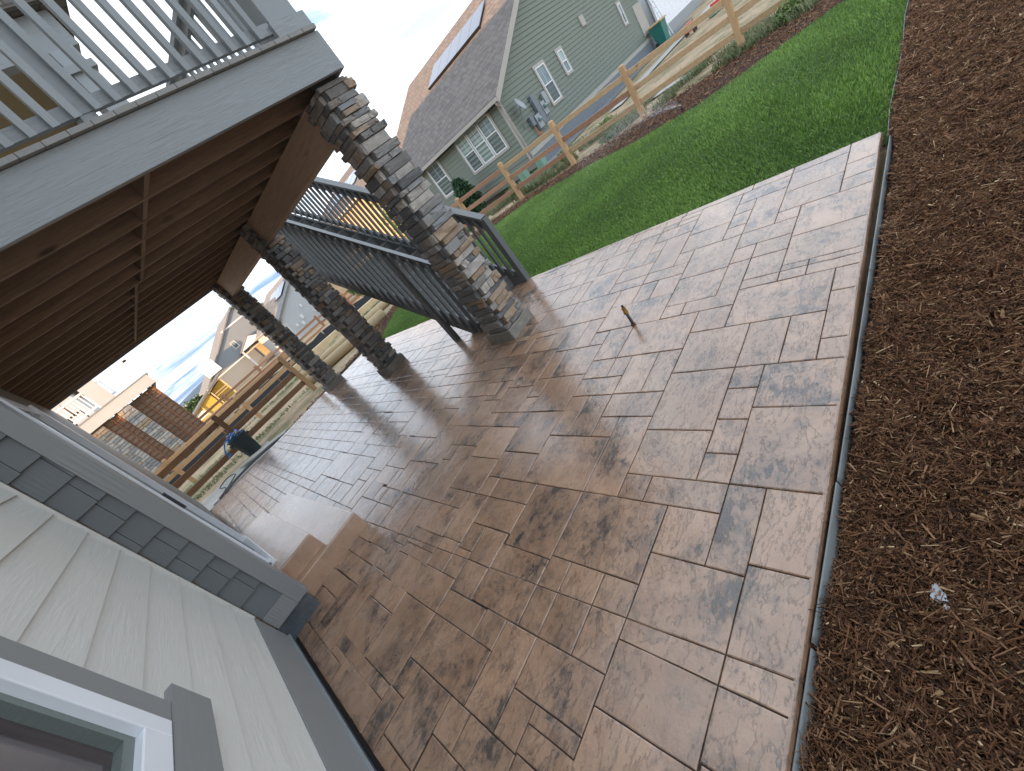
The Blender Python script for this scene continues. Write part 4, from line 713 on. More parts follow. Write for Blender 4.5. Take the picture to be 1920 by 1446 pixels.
# ============================================================ DECK
deck = thing('deck', 'raised grey painted timber deck with brown joists underneath, over the patio', 'deck', (1.2, 6.5, 2.8))
S_ = lambda m: m.shear()
S_(MB().box(-0.62, 3.38, 2.775, 2.865, 3.418, 3.065)).build('fascia', 'deck_x', deck, bevel=0.003)
S_(MB().box(2.868, 3.385, 2.775, 2.90, 9.56, 3.065)).build('fascia', 'deck_y', deck)
S_(MB().box(-0.62, 9.56, 2.775, 2.90, 9.598, 3.065)).build('fascia', 'deck_x', deck)
yj = [3.44, 3.482] + [3.88+0.4064*i for i in range(14)] + [9.30, 9.52]
yj = sorted(set(round(v, 3) for v in yj if v < 9.55))
for y in yj: S_(MB().box(-0.50, y-0.019, 2.80, 2.862, y+0.019, 3.04)).build('joist', 'joist', deck)
for a, b in zip(yj[1:-2], yj[2:-1]):
    xb = 1.13 if b < 6.25 else 1.07
    S_(MB().box(xb-0.019, a+0.021, 2.803, xb+0.019, b-0.021, 3.038)).build('blocking', 'block', deck)
S_(MB().box(-0.545, 3.45, 2.80, -0.505, 9.54, 3.04)).build('ledger_board', 'joist', deck)
for y0, y1 in ((3.80, 6.45), (6.76, 9.22)):
    m = S_(MB().box(2.665, y0, 2.47, 2.80, y1, 2.798)); m.build('beam', 'beam', deck, bevel=0.004)
for i in range(26):
    x0 = 2.885-0.139-0.1393*i
    S_(MB().box(x0, 3.345, 3.068, x0+0.1345, 9.61, 3.098)).build('deck_board', 'board', deck)
# front railing
MB().box(-0.6, 3.385, 3.15, 2.55, 3.423, 3.225).build('bottom_rail', 'deck_x', deck)
MB().box(-0.6, 3.385, 3.93, 2.55, 3.423, 4.00).build('top_rail', 'deck_x', deck)
MB().box(-0.6, 3.335, 4.00, 2.58, 3.475, 4.035).build('rail_cap', 'deck_x', deck)
for i in range(-9, 15):
    x = 0.795+0.1235*i
    if -0.55 < x < 2.50 and abs(x-1.105) > 0.03:
        m = MB().box(x-0.0215, 3.342, 3.145, x+0.0215, 3.384, 3.97); m.v = [(a, b-(0.0 if c > 3.2 else 0.0), c-(0.016 if (c < 3.2 and b < 3.36) else 0)) for a, b, c in m.v]
        m.build('baluster', 'deck_z', deck)
MB().box(1.055, 3.39, 3.10, 1.145, 3.48, 4.0).build('post', 'deck_z', deck)
MB().box(2.555, 3.37, 3.10, 2.83, 3.645, 5.6).build('post', 'deck_z', deck, bevel=0.004)
MB().box(2.535, 3.35, 3.10, 2.87, 3.665, 3.20).build('post_base_trim', 'deck_x', deck)
# outer side railing
def yrail(name, x, y0, y1, z0, z1, w_): S_(MB().box(x-w_/2, y0, z0, x+w_/2, y1, z1)).build(name, 'deck_y', deck)
yrail('top_rail', 2.76, 3.66, 8.45, 3.92, 3.99, 0.045); yrail('rail_cap', 2.76, 3.66, 8.45, 3.99, 4.03, 0.14); yrail('bottom_rail', 2.76, 3.66, 8.45, 3.15, 3.22, 0.045)
y = 3.75
while y < 8.4:
    S_(MB().box(2.785, y-0.017, 3.14, 2.82, y+0.017, 3.96)).build('baluster', 'deck_z', deck); y += 0.1235
S_(MB().box(-0.6, 9.50, 3.92, 2.85, 9.55, 4.03)).build('top_rail', 'deck_x', deck)
S_(MB().box(-0.6, 9.50, 3.15, 2.85, 9.55, 3.22)).build('bottom_rail', 'deck_x', deck)
for i in range(26): 
    x = -0.45+0.1235*i; S_(MB().box(x-0.017, 9.55, 3.14, x+0.017, 9.585, 3.96)).build('baluster', 'deck_z', deck)
# stair landing
S_(MB().box(2.905, 8.62, 2.86, 4.10, 9.58, 3.06)).build('landing_frame', 'stair_x', deck)
S_(MB().box(2.905, 8.60, 3.066, 4.12, 9.60, 3.096)).build('landing_floor', 'board', deck)
for x, y in ((3.70, 8.85), (3.80, 9.50)): S_(MB().box(x-0.045, y-0.045, -0.1, x+0.045, y+0.045, 2.855)).build('post', 'stair_z', deck)

# ============================================================ STAIRCASE
stt = thing('staircase', 'grey painted timber staircase, darkened for shade, with slatted railings descending past the near pillar', 'staircase', (3.45, 4.5, 0))
SL = 0.71; Y0 = 4.28
KS = 0.0
def zline(y): return SL*(y-Y0)
for x in (2.99, 3.99):
    m = MB(); P = [(4.30, 0.0), (4.62, 0.0), (8.62, zline(8.62)-0.28), (8.62, 3.02), (8.52, 3.02), (4.30, 0.05)]
    P = [(4.32, 0.0), (4.66, 0.0), (8.62, zline(8.62)-0.30), (8.62, zline(8.62)-0.02), (4.42, zline(4.42)+0.03), (4.32, 0.09)]
    vs = [(x-0.02, a, b) for a, b in P]+[(x+0.02, a, b) for a, b in P]; n = len(P)
    m.add(vs, [tuple(range(n)), tuple(range(2*n-1, n-1, -1))]+[(i, i+n, (i+1) % n+n, (i+1) % n) for i in range(n)])
    m.build('stringer', 'stair_y', stt)
for k in range(1, 17):
    y = Y0+0.2675*k; z = 0.19*k
    MB().box(3.012, y-0.29+0.267, z-0.19+0.004, 3.968, y+0.0, z-0.036).build('riser', 'stair_x', stt) if k < 17 else None
    MB().box(3.012, y-0.03, z-0.032, 3.968, y+0.262, z).build('tread', 'stair_x', stt)
def rail_side(x, out, ya, yb, low):
    zr = lambda y: 1.0+SL*(y-Y0)
    MB().beam((x, ya, zr(ya)-(0.062 if low else 0.09)), (x, yb, zr(yb)-(0.062 if low else 0.09)), 0.04, 0.085 if low else 0.13).build('handrail', 'stair_y', stt)
    if not low: MB().beam((x, ya-0.02, zr(ya)-0.005), (x, yb, zr(yb)+0.007), 0.115, 0.032).build('cap_or_lit_edge', 'stair_y', stt)
    else: MB().beam((x, ya-0.01, zr(ya)-0.008), (x, yb, zr(yb)-0.004), 0.05, 0.012).build('cap_or_lit_edge', 'deck_y', stt)  # near rail has no cap; lighter strip paints its lit top edge
    y = ya+0.11
    while y < yb-0.05:
        z1 = zr(y)-0.03; z0 = zline(y)-0.16 if low else zline(y)+0.06
        MB().box(x+out*0.022, y-0.017, max(z0, 0.03), x+out*0.056, y+0.017, z1).build('baluster', 'stair_z', stt)
        y += 0.128
rail_side(2.975, -1, 4.30, 8.5, True)
rail_side(4.00, -1, 4.30, 8.5, False)
MB().beam((4.00, 4.33, 0.115), (4.00, 8.5, zline(8.5)+0.085), 0.04, 0.075).build('bottom_rail', 'stair_y', stt)
for x in (2.985, 4.00):
    MB().box(x-0.045, 4.24, 0.0, x+0.045, 4.33, 1.0).build('post', 'stair_z', stt)
for y in (5.0,):
    MB().box(2.90, y-0.045, -0.0, 2.965, y+0.045, 1.0+SL*(y-Y0)-0.1).build('post', 'stair_z', stt)
    MB().box(4.02, y-0.045, 0.0, 4.10, y+0.045, 1.0+SL*(y-Y0)-0.1).build('post', 'stair_z', stt)

# ============================================================ OUR HOUSE
hs = thing('house', 'near house wall with greige lap siding, charcoal shakes and a white framed window', 'house', (-0.7, 2.0, 0))
MB().prism([(-12, -9), (-0.69, -9), (-0.69, 3.50), (-0.46, 3.50), (-0.46-0.052*6.6, 10.1), (-12, 10.1)], -0.1, 5.7).build('wall', 'tanwall', hs)
f = MB(); f.box(-0.70, -3, -0.12, -0.655, 3.50, 0.12); f.build('foundation', 'found', hs)
MB().prism([(-0.70, 3.47), (-0.385, 3.47), (-0.385, 3.60), (-0.70, 3.60)], -0.12, 0.158).build('foundation', 'found', hs)
MB().prism([(-0.60, 3.60), (-0.385, 3.60), (-0.42-0.052*6.5, 9.9), (-0.9, 9.9)], -0.12, 0.158).build('foundation', 'found', hs)
# lap siding planks, tilted so each bottom edge stands proud
WIN = (0.42, 1.60, 1.10, 2.30)          # window opening y0,y1,z0,z1
zb = 0.355
while zb < 3.6:
    spans = [(-3.0, 3.43)]
    if zb+0.2 > 0.89 and zb < WIN[3]+0.13: spans = [(-3.0, WIN[0]-0.05), (1.80, 3.43)] if zb+0.10 > 1.04 else [(-3.0, WIN[0]-0.2), (1.925, 3.43)]
    if zb+0.2 > 0.89 and zb <= 0.94:
        spans = [(-3.0, 3.43)]
    for a, b in spans:
        top = zb+0.2
        m = MB(); P = [(-0.688, zb), (-0.652, zb), (-0.667, top), (-0.688, top)]
        vs = [(x, a, z) for x, z in P]+[(x, b, z) for x, z in P]
        m.add(vs, [(0, 1, 2, 3), (7, 6, 5, 4), (0, 4, 5, 1), (1, 5, 6, 2), (2, 6, 7, 3), (3, 7, 4, 0)]); m.build('plank', 'clap', hs)
    zb += 0.1845
MB().box(-0.688, -3, 0.075, -0.645, 3.43, 0.352).build('skirt_board', 'trim_y', hs)
MB().box(-0.688, -3, 0.060, -0.635, 3.44, 0.074).build('flashing', 'metal', hs)
MB().box(-0.688, 3.432, 0.355, -0.640, 3.448, 3.6).build('corner_bead', 'clap', hs)
# window
wn = MB(); y0, y1, z0, z1 = WIN; fr = 0.085
for b in ((y0, z0-0.0, y1+fr, z0-fr+0.0), (y1, z0-fr, y1+fr, z1+fr), (y0-fr, z1, y1+fr, z1+fr), (y0-fr, z0-fr, y0, z1+fr)):
    pass
wn.box(-0.70, y1, z0-fr, -0.628, y1+fr, z1+fr); wn.box(-0.70, y0-fr, z0-fr, -0.628, y0, z1+fr); wn.box(-0.70, y0, z0-fr, -0.628, y1, z0); wn.box(-0.70, y0, z1, -0.628, y1, z1+fr)
win = wn.build('window', 'white', hs, bevel=0.004)
wi = MB(); wi.box(-0.72, y1-0.03, z0, -0.655, y1, z1); wi.box(-0.72, y0, z0, -0.655, y0+0.03, z1); wi.box(-0.72, y0+0.03, z0, -0.655, y1-0.03, z0+0.03); wi.box(-0.72, y0+0.03, z1-0.03, -0.655, y1-0.03, z1)
wi.build('frame', 'teal', win)
MB().box(-0.690, y0+0.03, z0+0.03, -0.684, y1-0.03, z1-0.03).build('pane', 'room', win)
MB().box(-0.690, y1+fr+0.002, z0-fr-0.002, -0.634, y1+fr+0.125, z1+fr+0.12).build('casing', 'trim_z', hs)
MB().box(-0.690, y0-fr-0.125, z0-fr-0.002, -0.634, y0-fr-0.002, z1+fr+0.12).build('casing', 'trim_z', hs)
MB().box(-0.690, y0-0.36, z0-fr-0.155, -0.630, y1+fr+0.245, z0-fr-0.004).build('sill_board', 'trim_y', hs)
MB().box(-0.690, y0-fr-0.125, z1+fr+0.002, -0.634, y1+fr+0.125, z1+fr+0.12).build('casing', 'trim_y', hs)
# shakes on the return wall (faces the camera)
rsk = random.Random(12); z = 0.302; k = 0
while z < 2.75:
    x = -0.638-0.07*(k % 2); 
    while x < -0.452:
        wdt = rsk.choice((0.11, 0.14, 0.17, 0.20)); xe = min(x+wdt, -0.452); xs = max(x, -0.640)
        if xe-xs > 0.015:
            dz = rsk.uniform(-0.012, 0.006) if rsk.random() < 0.6 else 0
            m = MB(); P = [(3.505, z+dz), (3.452+rsk.uniform(-.003, .002), z+dz), (3.476, z+0.205), (3.505, z+0.205)]
            vs = [(xs+0.0015, y, zz) for y, zz in P]+[(xe-0.0015, y, zz) for y, zz in P]
            m.add(vs, [(3, 2, 1, 0), (4, 5, 6, 7), (0, 1, 5, 4), (1, 2, 6, 5), (2, 3, 7, 6), (3, 0, 4, 7)]); m.build('shake', 'shake', hs)
        x += wdt
    z += 0.178; k += 1
MB().box(-0.452, 3.448, 0.158, -0.352, 3.50, 2.79).build('corner_board', 'trim_z', hs, bevel=0.002)
MB().box(-0.640, 3.448, 0.158, -0.4525, 3.50, 0.298).build('skirt_board', 'trim_z', hs)
MB().box(-0.40, 3.501, 0.158, -0.3515, 3.60, 2.79).build('corner_board', 'trim_z', hs)
S_(MB().box(-0.46, 3.602, 0.158, -0.372, 3.93, 2.79)).build('wall_panel', 'trim_z', hs)
S_(MB().box(-0.46, 5.12, 0.158, -0.38, 10.0, 2.79)).build('wall_panel', 'trim_z', hs)
# sliding door
dr = S_(MB().box(-0.40, 3.935, 0.335, -0.345, 4.02, 2.35).box(-0.40, 5.00, 0.335, -0.325, 5.11, 2.35).box(-0.40, 4.02, 2.25, -0.345, 5.00, 2.35).box(-0.40, 3.935, 0.325, -0.315, 5.11, 0.362)).build('sliding_door', 'white', hs, bevel=0.003)
S_(MB().box(-0.398, 4.021, 0.364, -0.372, 4.999, 2.249)).build('pane', 'black_glass', dr)
S_(MB().box(-0.37, 4.03, 0.364, -0.350, 4.09, 2.249).box(-0.37, 4.48, 0.364, -0.352, 4.54, 2.249)).build('sash', 'metal', dr)
S_(MB().box(-0.349, 4.036, 1.1, -0.325, 4.062, 1.28)).build('handle', 'dark', dr)
# upper storey, roof over the deck and main roof
MB().box(-1.2, -3, 3.65, -0.66, 3.44, 5.7).build('upper_wall', 'clap', hs)
rf = MB()
def gable(m, x0, x1, y0, y1, ze, slope, th=0.16, uv=None):
    xm = (x0+x1)/2; zr = ze+slope*(xm-x0)
    P = [(x0, ze), (xm, zr), (x1, ze), (x1, ze-th), (xm, zr-th), (x0, ze-th)]
    vs = [(a, y0, b) for a, b in P]+[(a, y1, b) for a, b in P]
    m.add(vs, [(0, 1, 7, 6), (1, 2, 8, 7), (2, 3, 9, 8), (3, 4, 10, 9), (4, 5, 11, 10), (5, 0, 6, 11), (5, 4, 1, 0), (4, 3, 2, 1), (6, 7, 10, 11), (7, 8, 9, 10)])
    return m
def uvroof(o):
    me = o.data; uv = me.uv_layers.new(name='UVMap')
    for p in me.polygons:
        n = p.normal; u = Vector((0, 0, 1)).cross(n)
        if u.length < 0.05: u = Vector((1, 0, 0))
        u.normalize(); v = n.cross(u)
        for li in p.loop_indices:
            c = me.vertices[me.loops[li].vertex_index].co; uv.data[li].uv = (c.dot(u), c.dot(v))
    return o
uvroof(gable(MB(), -12.5, -0.2, -9.5, 10.6, 5.85, 0.42).build('roof', 'roof', hs))
MB().box(-2.5, 6.9, 5.45, 2.62, 10.3, 5.62).build('soffit', 'soffit', hs)
MB().box(-0.6, 6.75, 5.25, 2.75, 6.895, 5.62).build('roof_beam', 'deck_x', hs)
MB().box(2.625, 6.9, 5.25, 2.75, 10.3, 5.62).build('roof_beam', 'deck_y', hs)
uvroof(MB().prism([(-0.9, 6.6), (3.0, 6.6), (3.0, 10.5), (-0.9, 10.5)], 5.63, 5.78).build('porch_roof', 'roof', hs))
MB().box(2.40, 6.72, 3.10, 2.66, 6.98, 5.24).build('roof_post', 'deck_z', hs)
MB().box(2.36, 6.68, 4.98, 2.70, 7.02, 5.06).build('post_capital', 'deck_z', hs)
MB().box(2.22, 9.35, 3.10, 2.48, 9.48, 5.24).build('roof_post', 'deck_z', hs)

# ============================================================ FENCES
def rail_between(p, q, za, zb_, mat, par, h=0.12, w_=0.05):
    r = random.Random(int(p[0]*100+za*1000)); j = lambda: r.uniform(-.015, .015)
    MB().beam((p[0], p[1], za+j()), (q[0], q[1], zb_+j()), w_, h).build('rail', mat, par, bevel=0.006)
def fpost(x, y, z0, h, mat, par, s=0.125):
    m = MB(); m.box(x-s/2, y-s/2, z0-0.1, x+s/2, y+s/2, z0+h-0.03)
    m.add([(x-s/2, y-s/2, z0+h-0.03), (x+s/2, y-s/2, z0+h-0.03), (x+s/2, y+s/2, z0+h-0.03), (x-s/2, y+s/2, z0+h-0.03), (x-s/2+.03, y-s/2+.03, z0+h), (x+s/2-.03, y-s/2+.03, z0+h), (x+s/2-.03, y+s/2-.03, z0+h), (x-s/2+.03, y+s/2-.03, z0+h)], [(0, 1, 5, 4), (1, 2, 6, 5), (2, 3, 7, 6), (3, 0, 4, 7), (4, 5, 6, 7)])
    m.build('post', mat, par, bevel=0.008)
sf = thing('rail_fence', 'three rail cedar fence with golden posts between lawn and green house', 'fence', (11.4, 7.7, -0.25))
SP = [(13.5, -0.9), (13.05, 1.25), (12.55, 3.40), (11.82, 5.62), (11.33, 7.72), (10.85, 9.62), (10.38, 11.6), (9.9, 13.6)]
HT = [1.25, 1.25, 1.25, 1.31, 1.29, 1.25, 1.22, 1.25]
for (x, y), h in zip(SP, HT): fpost(x, y, gzf(x, y), h, 'fence_z', sf)
for i, (a, b) in enumerate(zip(SP[:-1], SP[1:])):
    za, zb_ = gzf(*a), gzf(*b)
    for hgt, mt in ((1.06, 'fence_y' if i < 5 else 'fence_red'), (0.70, 'fence_y' if i < 3 else 'fence_red'), (0.36, 'fence_red' if i > 3 else 'fence_y')):
        rail_between(a, b, za+hgt, zb_+hgt, mt, sf, 0.125)
ff = thing('rail_fence', 'three rail fence with dark brown rails behind the rope filled bin', 'fence', (0.7, 11.9, -0.15))
FP = [(-1.6, 11.95), (0.70, 11.93), (2.69, 11.95)]
for x, y in FP: fpost(x, y, gzf(x, y)-0.02, 1.22, 'fence_z' if x > 2 else 'fence_x', ff, 0.12)
for a, b in zip(FP[:-1], FP[1:]):
    for zz in (0.86, 0.50, 0.17): rail_between(a, b, zz, zz, 'fence_x', ff, 0.135)
# the neighbour's lighter fence beyond
nf = thing('rail_fence', 'weathered tan rail fence crossing the bare lot', 'fence', (2, 17, -0.3))
NP = [(-3.5, 16.8), (-0.8, 16.9), (1.9, 17.0), (4.6, 17.1)]
for x, y in NP: fpost(x, y, gzf(x, y), 1.1, 'fence_z', nf, 0.13)
for a, b in zip(NP[:-1], NP[1:]):
    for zz in (0.95, 0.6): rail_between(a, b, zz-0.3, zz-0.3, 'fence_z', nf, 0.14)

# wattles, silt fence, boards on the bare lot
def log(name, pts, r_, mat, label, cat):
    m = MB(); m.tube([(x, y, gzf(x, y)+r_*0.8) for x, y in pts], r_, 12); tag(m.build(name, mat, None, True), label, cat)
log('straw_wattle', [(2.9, 13.15), (3.84, 12.75), (4.6, 12.25), (5.7, 11.95)], 0.15, 'straw', 'fat straw erosion log with a round end, closest to the mulch', 'straw wattle')
log('straw_wattle', [(3.6, 15.6), (4.5, 14.9), (5.4, 14.2), (7.6, 13.7)], 0.14, 'straw', 'second straw erosion log further back on the sandy lot', 'straw wattle')
def plank_line(name, p, q, h, w_, mat, label, cat, z=0.0):
    m = MB().beam((p[0], p[1], gzf(*p)+h/2+z), (q[0], q[1], gzf(*q)+h/2+z), w_, h); return tag(m.build(name, mat), label, cat)
plank_line('timber_beam', (4.6, 20.2), (10.8, 17.4), 0.30, 0.3, 'lumber', 'long pale timber beam lying on the bare lot behind the silt fabric', 'timber')
silt = thing('silt_fence', 'low black silt fabric fence on wooden stakes across the bare lot', 'silt fence', (7, 21.5, -0.4))
n = 14
for i in range(n):
    a = (3.5+0.62*i, 23.2-0.24*i); b = (3.5+0.62*(i+1), 23.2-0.24*(i+1)); sg = 0.05*math.sin(i*2.2)
    MB().beam((a[0], a[1], gzf(*a)+0.22+sg), (b[0], b[1], gzf(*b)+0.22-sg), 0.03, 0.5).build('fabric_panel', 'silt', silt)
    if i % 4 == 0: MB().box(a[0]-0.03, a[1]-0.03, gzf(*a)-0.1, a[0]+0.03, a[1]+0.03, gzf(*a)+0.62).build('stake', 'fence_x', silt)
silt2 = thing('silt_fence', 'black silt fabric sagging along the far rail fence on the left', 'silt fence', (2, 19, -0.4))
for i in range(10):
    a = (-2+0.75*i, 20.0+0.12*i); b = (-2+0.75*(i+1), 20.0+0.12*(i+1)); sg = 0.07*math.sin(i*1.7)
    MB().beam((a[0], a[1], gzf(*a)+0.25+sg), (b[0], b[1], gzf(*b)+0.22-sg), 0.03, 0.5).build('fabric_panel', 'silt', silt2)
    if i % 4 == 0: MB().box(a[0]-0.03, a[1]-0.03, gzf(*a)-0.1, a[0]+0.03, a[1]+0.03, gzf(*a)+0.66).build('stake', 'fence_x', silt2)
bf = thing('board_fence', 'reddish brown three board fence in front of the pale houses', 'fence', (10, 33, -0.8))
for i in range(8):
    x = -2+2.7*i; y = 34.5-0.25*i; fpost(x, y, gzf(x, y), 1.3, 'fence_red', bf, 0.16)
    if i: 
        for zz in (1.1, 0.7, 0.3): rail_between((x-2.7, y+0.25), (x, y), gzf(x, y)+zz, gzf(x, y)+zz, 'fence_red', bf, 0.16, 0.06)
def mound(name, cx_, cy_, rx, ry, h, mat, label, seed):
    r = random.Random(seed); m = MB(); nr, na = 7, 22; vs = []; fs = []
    for i in range(nr):
        t = i/(nr-1)
        for k in range(na):
            a = 2*PI*k/na; q = 1+0.15*math.sin(3*a+seed)+0.07*r.uniform(-1, 1); x = cx_+rx*t*q*math.cos(a); y = cy_+ry*t*q*math.sin(a)
            vs.append((x, y, gzf(x, y)-0.06+h*(math.cos(PI*t)*0.5+0.5)+r.uniform(-.03, .03)*h))
    for i in range(nr-1):
        for k in range(na): fs.append((i*na+k, (i+1)*na+k, (i+1)*na+(k+1) % na, i*na+(k+1) % na))
    m.add(vs, fs); tag(m.build(name, mat, None, True), label, 'dirt mound')
mound('dirt_mound', 5.6, 16.3, 1.8, 0.8, 0.30, 'dirt', 'low sandy dirt mound between the straw logs', 1)
mound('dirt_mound', 9.5, 26.5, 4.0, 1.3, 0.5, 'dirt', 'wide tan spoil heap beyond the black silt fabric', 2)

# bin, board, cables
bn = thing('trash_can', 'dark green plastic bin overflowing with blue rope by the end fence', 'trash can', (0.62, 11.45, -0.12))
m = MB(); n = 20; vs = []; 
for z, rad in ((-0.12, 0.165), (0.38, 0.215), (0.40, 0.235), (0.43, 0.235), (0.43, 0.205), (0.0, 0.17)):
    for k in range(n): 
        a = 2*PI*k/n; q = 1.0/max(abs(math.cos(a)), abs(math.sin(a)))**0.45; vs.append((0.62+rad*q*math.cos(a), 11.45+rad*q*math.sin(a), z))
fs = [(i*n+k, i*n+(k+1) % n, (i+1)*n+(k+1) % n, (i+1)*n+k) for i in range(5) for k in range(n)]+[tuple(range(5*n, 6*n))]
m.add(vs, fs); m.build('tub', 'binG', bn, True)
MB().box(0.37, 11.36, 0.30, 0.41, 11.54, 0.34).build('handle', 'dark', bn); MB().box(0.83, 11.36, 0.30, 0.87, 11.54, 0.34).build('handle', 'dark', bn)
def squiggle(cx_, cy_, z, rad, n, seed, hz=0.08):
    r = random.Random(seed); return [(cx_+r.uniform(-rad, rad), cy_+r.uniform(-rad, rad), z+r.uniform(0, hz)) for _ in range(n)]
def smooth_path(p, k=6):
    o = []
    for i in range(len(p)-1):
        p0 = Vector(p[max(i-1, 0)]); p1 = Vector(p[i]); p2 = Vector(p[i+1]); p3 = Vector(p[min(i+2, len(p)-1)])
        for j in range(k):
            t = j/k; o.append(0.5*((2*p1)+(p2-p0)*t+(2*p0-5*p1+4*p2-p3)*t*t+(3*p1-p0-3*p2+p3)*t**3))
    o.append(Vector(p[-1])); return o
m = MB(); m.tube(smooth_path(squiggle(0.62, 11.45, 0.38, 0.17, 16, 3, 0.18)), 0.013, 6)
m.tube(smooth_path([(0.50, 11.4, 0.45), (0.40, 11.32, 0.50), (0.30, 11.3, 0.42), (0.22, 11.32, 0.30), (0.28, 11.36, 0.24), (0.20, 11.3, 0.20)]), 0.015, 6)
tag(m.build('rope', 'blue', None, True), 'tangle of bright blue rope spilling over the rim of the dark bin', 'rope')
m = MB(); m.tube(smooth_path(squiggle(0.60, 11.45, 0.44, 0.12, 9, 8, 0.12)), 0.014, 6)
tag(m.build('hose_coil', 'paper', None, True), 'pale hose coiled on top of the dark bin', 'hose')
m = MB(); m.beam((0.25, 11.15, -0.085), (1.2, 10.15, -0.085), 0.28, 0.03); tag(m.build('board', 'sheet'), 'grey board lying on the ground in front of the dark bin', 'board')
m = MB()
for s in range(5):
    m.tube(smooth_path([(1.45+.03*s, 9.82-.05*s, -0.08), (0.9, 9.9+.05*s, -0.04), (0.35+.03*s, 10.25+.04*s, -0.06), (-0.1, 10.3+.04*s, -0.07), (-0.5, 10.0+.06*s, -0.07)]), 0.012, 6)
tag(m.build('cable', 'dark', None, True), 'bundle of black cables along the far patio edge', 'cable')
m = MB(); m.tube(smooth_path([(-0.45, 9.75, -0.05), (-0.3, 10.3, -0.06), (0.0, 10.9, -0.07), (-0.15, 11.3, -0.07), (-0.38, 11.0, -0.06), (-0.3, 10.4, -0.05), (-0.55, 9.9, -0.05)]), 0.012, 6)
tag(m.build('cable', 'dark', None, True), 'loop of black cable left of the cable bundle near the house', 'cable')
m = MB(); m.box(-0.62, 9.70, -0.1, -0.50, 9.82, 0.02); tag(m.build('scraper', 'white'), 'small white scraper lying at the wall by the far patio corner', 'tool')

# sprinkler and its spray
sp = thing('sprinkler', 'small pop up sprinkler spraying mist at the lawn edge', 'sprinkler', (9.35, 3.75, -0.15))
MB().tube([(9.35, 3.75, gzf(9.35, 3.75)), (9.35, 3.75, gzf(9.35, 3.75)+0.12)], [0.03, 0.022], 10).build('head', 'dark', sp, True)
r_ = np.random.default_rng(3); n = 6000
th = r_.uniform(0.2, 2.4, n); d = r_.random(n)**0.7*2.2; z0 = gzf(9.35, 3.75)+0.12
hh = z0+0.42*d-0.16*d*d+r_.normal(0, 0.07, n)*d
C = np.stack([9.35+d*np.cos(th)*0.9, 3.75+d*np.sin(th), hh], 1); D = np.stack([np.cos(th), np.sin(th), 0.3-0.3*d], 1)*0.006; S = np.tile(np.array([0.0005, 0, 0.0005]), (n, 1))
V = np.stack([C-D-S, C-D+S, C+D+S, C+D-S], 1).reshape(-1, 3); F = np.arange(n*4).reshape(-1, 4)
MT['mist'] = basic('water_spray', (0.85, 0.88, 0.9), 0.3, 0.02, 3)
sm = stuff(npmesh('water_spray', V, F, 'mist')); attach(sm, sp)

# ============================================================ GREEN HOUSE
gh = thing('green_house', 'sage green gabled house with taupe trim and solar panels beyond the side fence', 'house', (15.75, 12.33, -0.3))
GX, GY, GE = 15.75, 12.33, 2.72; SLP = 0.55; RX = 23.25; GR = 31.0
def lap(m, p, d, z0, z1, off=0.032, nrm=(0, -1)):
    """one lap board from p along d (length), between z0 and z1, facing nrm"""
    a = Vector((p[0], p[1])); b = a+Vector(d); n = Vector(nrm)
    o1 = a+n*off; o2 = b+n*off; i1 = a+n*0.004; i2 = b+n*0.004
    m.add([(o1.x, o1.y, z0), (o2.x, o2.y, z0), (i2.x, i2.y, z1), (i1.x, i1.y, z1), (a.x, a.y, z0), (b.x, b.y, z0)], [(0, 1, 2, 3), (4, 5, 1, 0)])
wall = MB()
wall.add([(GX, GY+.02, -0.3), (GR, GY+.02, -0.3), (GR, GY+.02, GE+.0), (RX, GY+.02, GE+SLP*(RX-GX)-.1), (GX, GY+.02, GE-.1), (GX, 23.2, -0.3), (GX, 23.2, GE-.1), (GR, 23.2, -.3), (GR, 23.2, GE)], [(0, 1, 2, 3, 4), (5, 0, 4, 6), (1, 7, 8, 2), (7, 5, 6, 8)])
wall.build('wall', 'green_wall', gh)
m = MB(); z = 0.05
while z < GE+SLP*(RX-GX)-0.3:
    zt = z+0.178; xl = GX+0.1 if zt < GE else GX+(zt-GE)/SLP+0.1; xr = GR-0.1 if zt < GE-0.0 else GR-(zt-GE)/SLP
    if xr > xl: lap(m, (xl, GY+.015), (xr-xl, 0), z, zt)
    z += 0.178
stuff(m.build('lap_siding', 'green_wall', gh))
m = MB(); z = 0.05
while z < GE-0.15:
    lap(m, (GX+.005, 23.1), (0, -(23.1-GY-0.1)), z, z+0.178, 0.032, (-1, 0)); z += 0.178
stuff(m.build('lap_siding', 'green_wall', gh))
MB().box(GX-0.03, GY-0.03, -0.05, GX+0.12, GY+0.12, GE-0.05).build('corner_board', 'green_trim', gh)
MB().box(GX+0.13, GY-0.03, 0.12, GR, GY+0.012, 0.30).build('base_trim', 'green_trim', gh)
MB().box(GX-0.02, GY-0.015, -0.45, GR, GY+0.01, 0.115).build('foundation', 'metal_d', gh)
def slopequad(x0, x1, y0, y1, off, th, name, mat, par, slope=SLP, e=(15.45, 2.72), bevel=0):
    """slab lying on the west roof plane"""
    n = Vector((-slope, 0, 1)).normalized(); m = MB(); vs = []
    zf = lambda x: e[1]+slope*(x-e[0])
    for o_ in (off, off+th):
        for x, y in ((x0, y0), (x1, y0), (x1, y1), (x0, y1)): vs.append(Vector((x, y, zf(x)))+n*o_)
    m.add(vs, [(3, 2, 1, 0), (4, 5, 6, 7), (0, 1, 5, 4), (1, 2, 6, 5), (2, 3, 7, 6), (3, 0, 4, 7)]); return m.build(name, mat, par)
uvroof(slopequad(15.38, RX, 11.98, 23.35, -0.12, 0.12, 'roof', 'roof', gh))
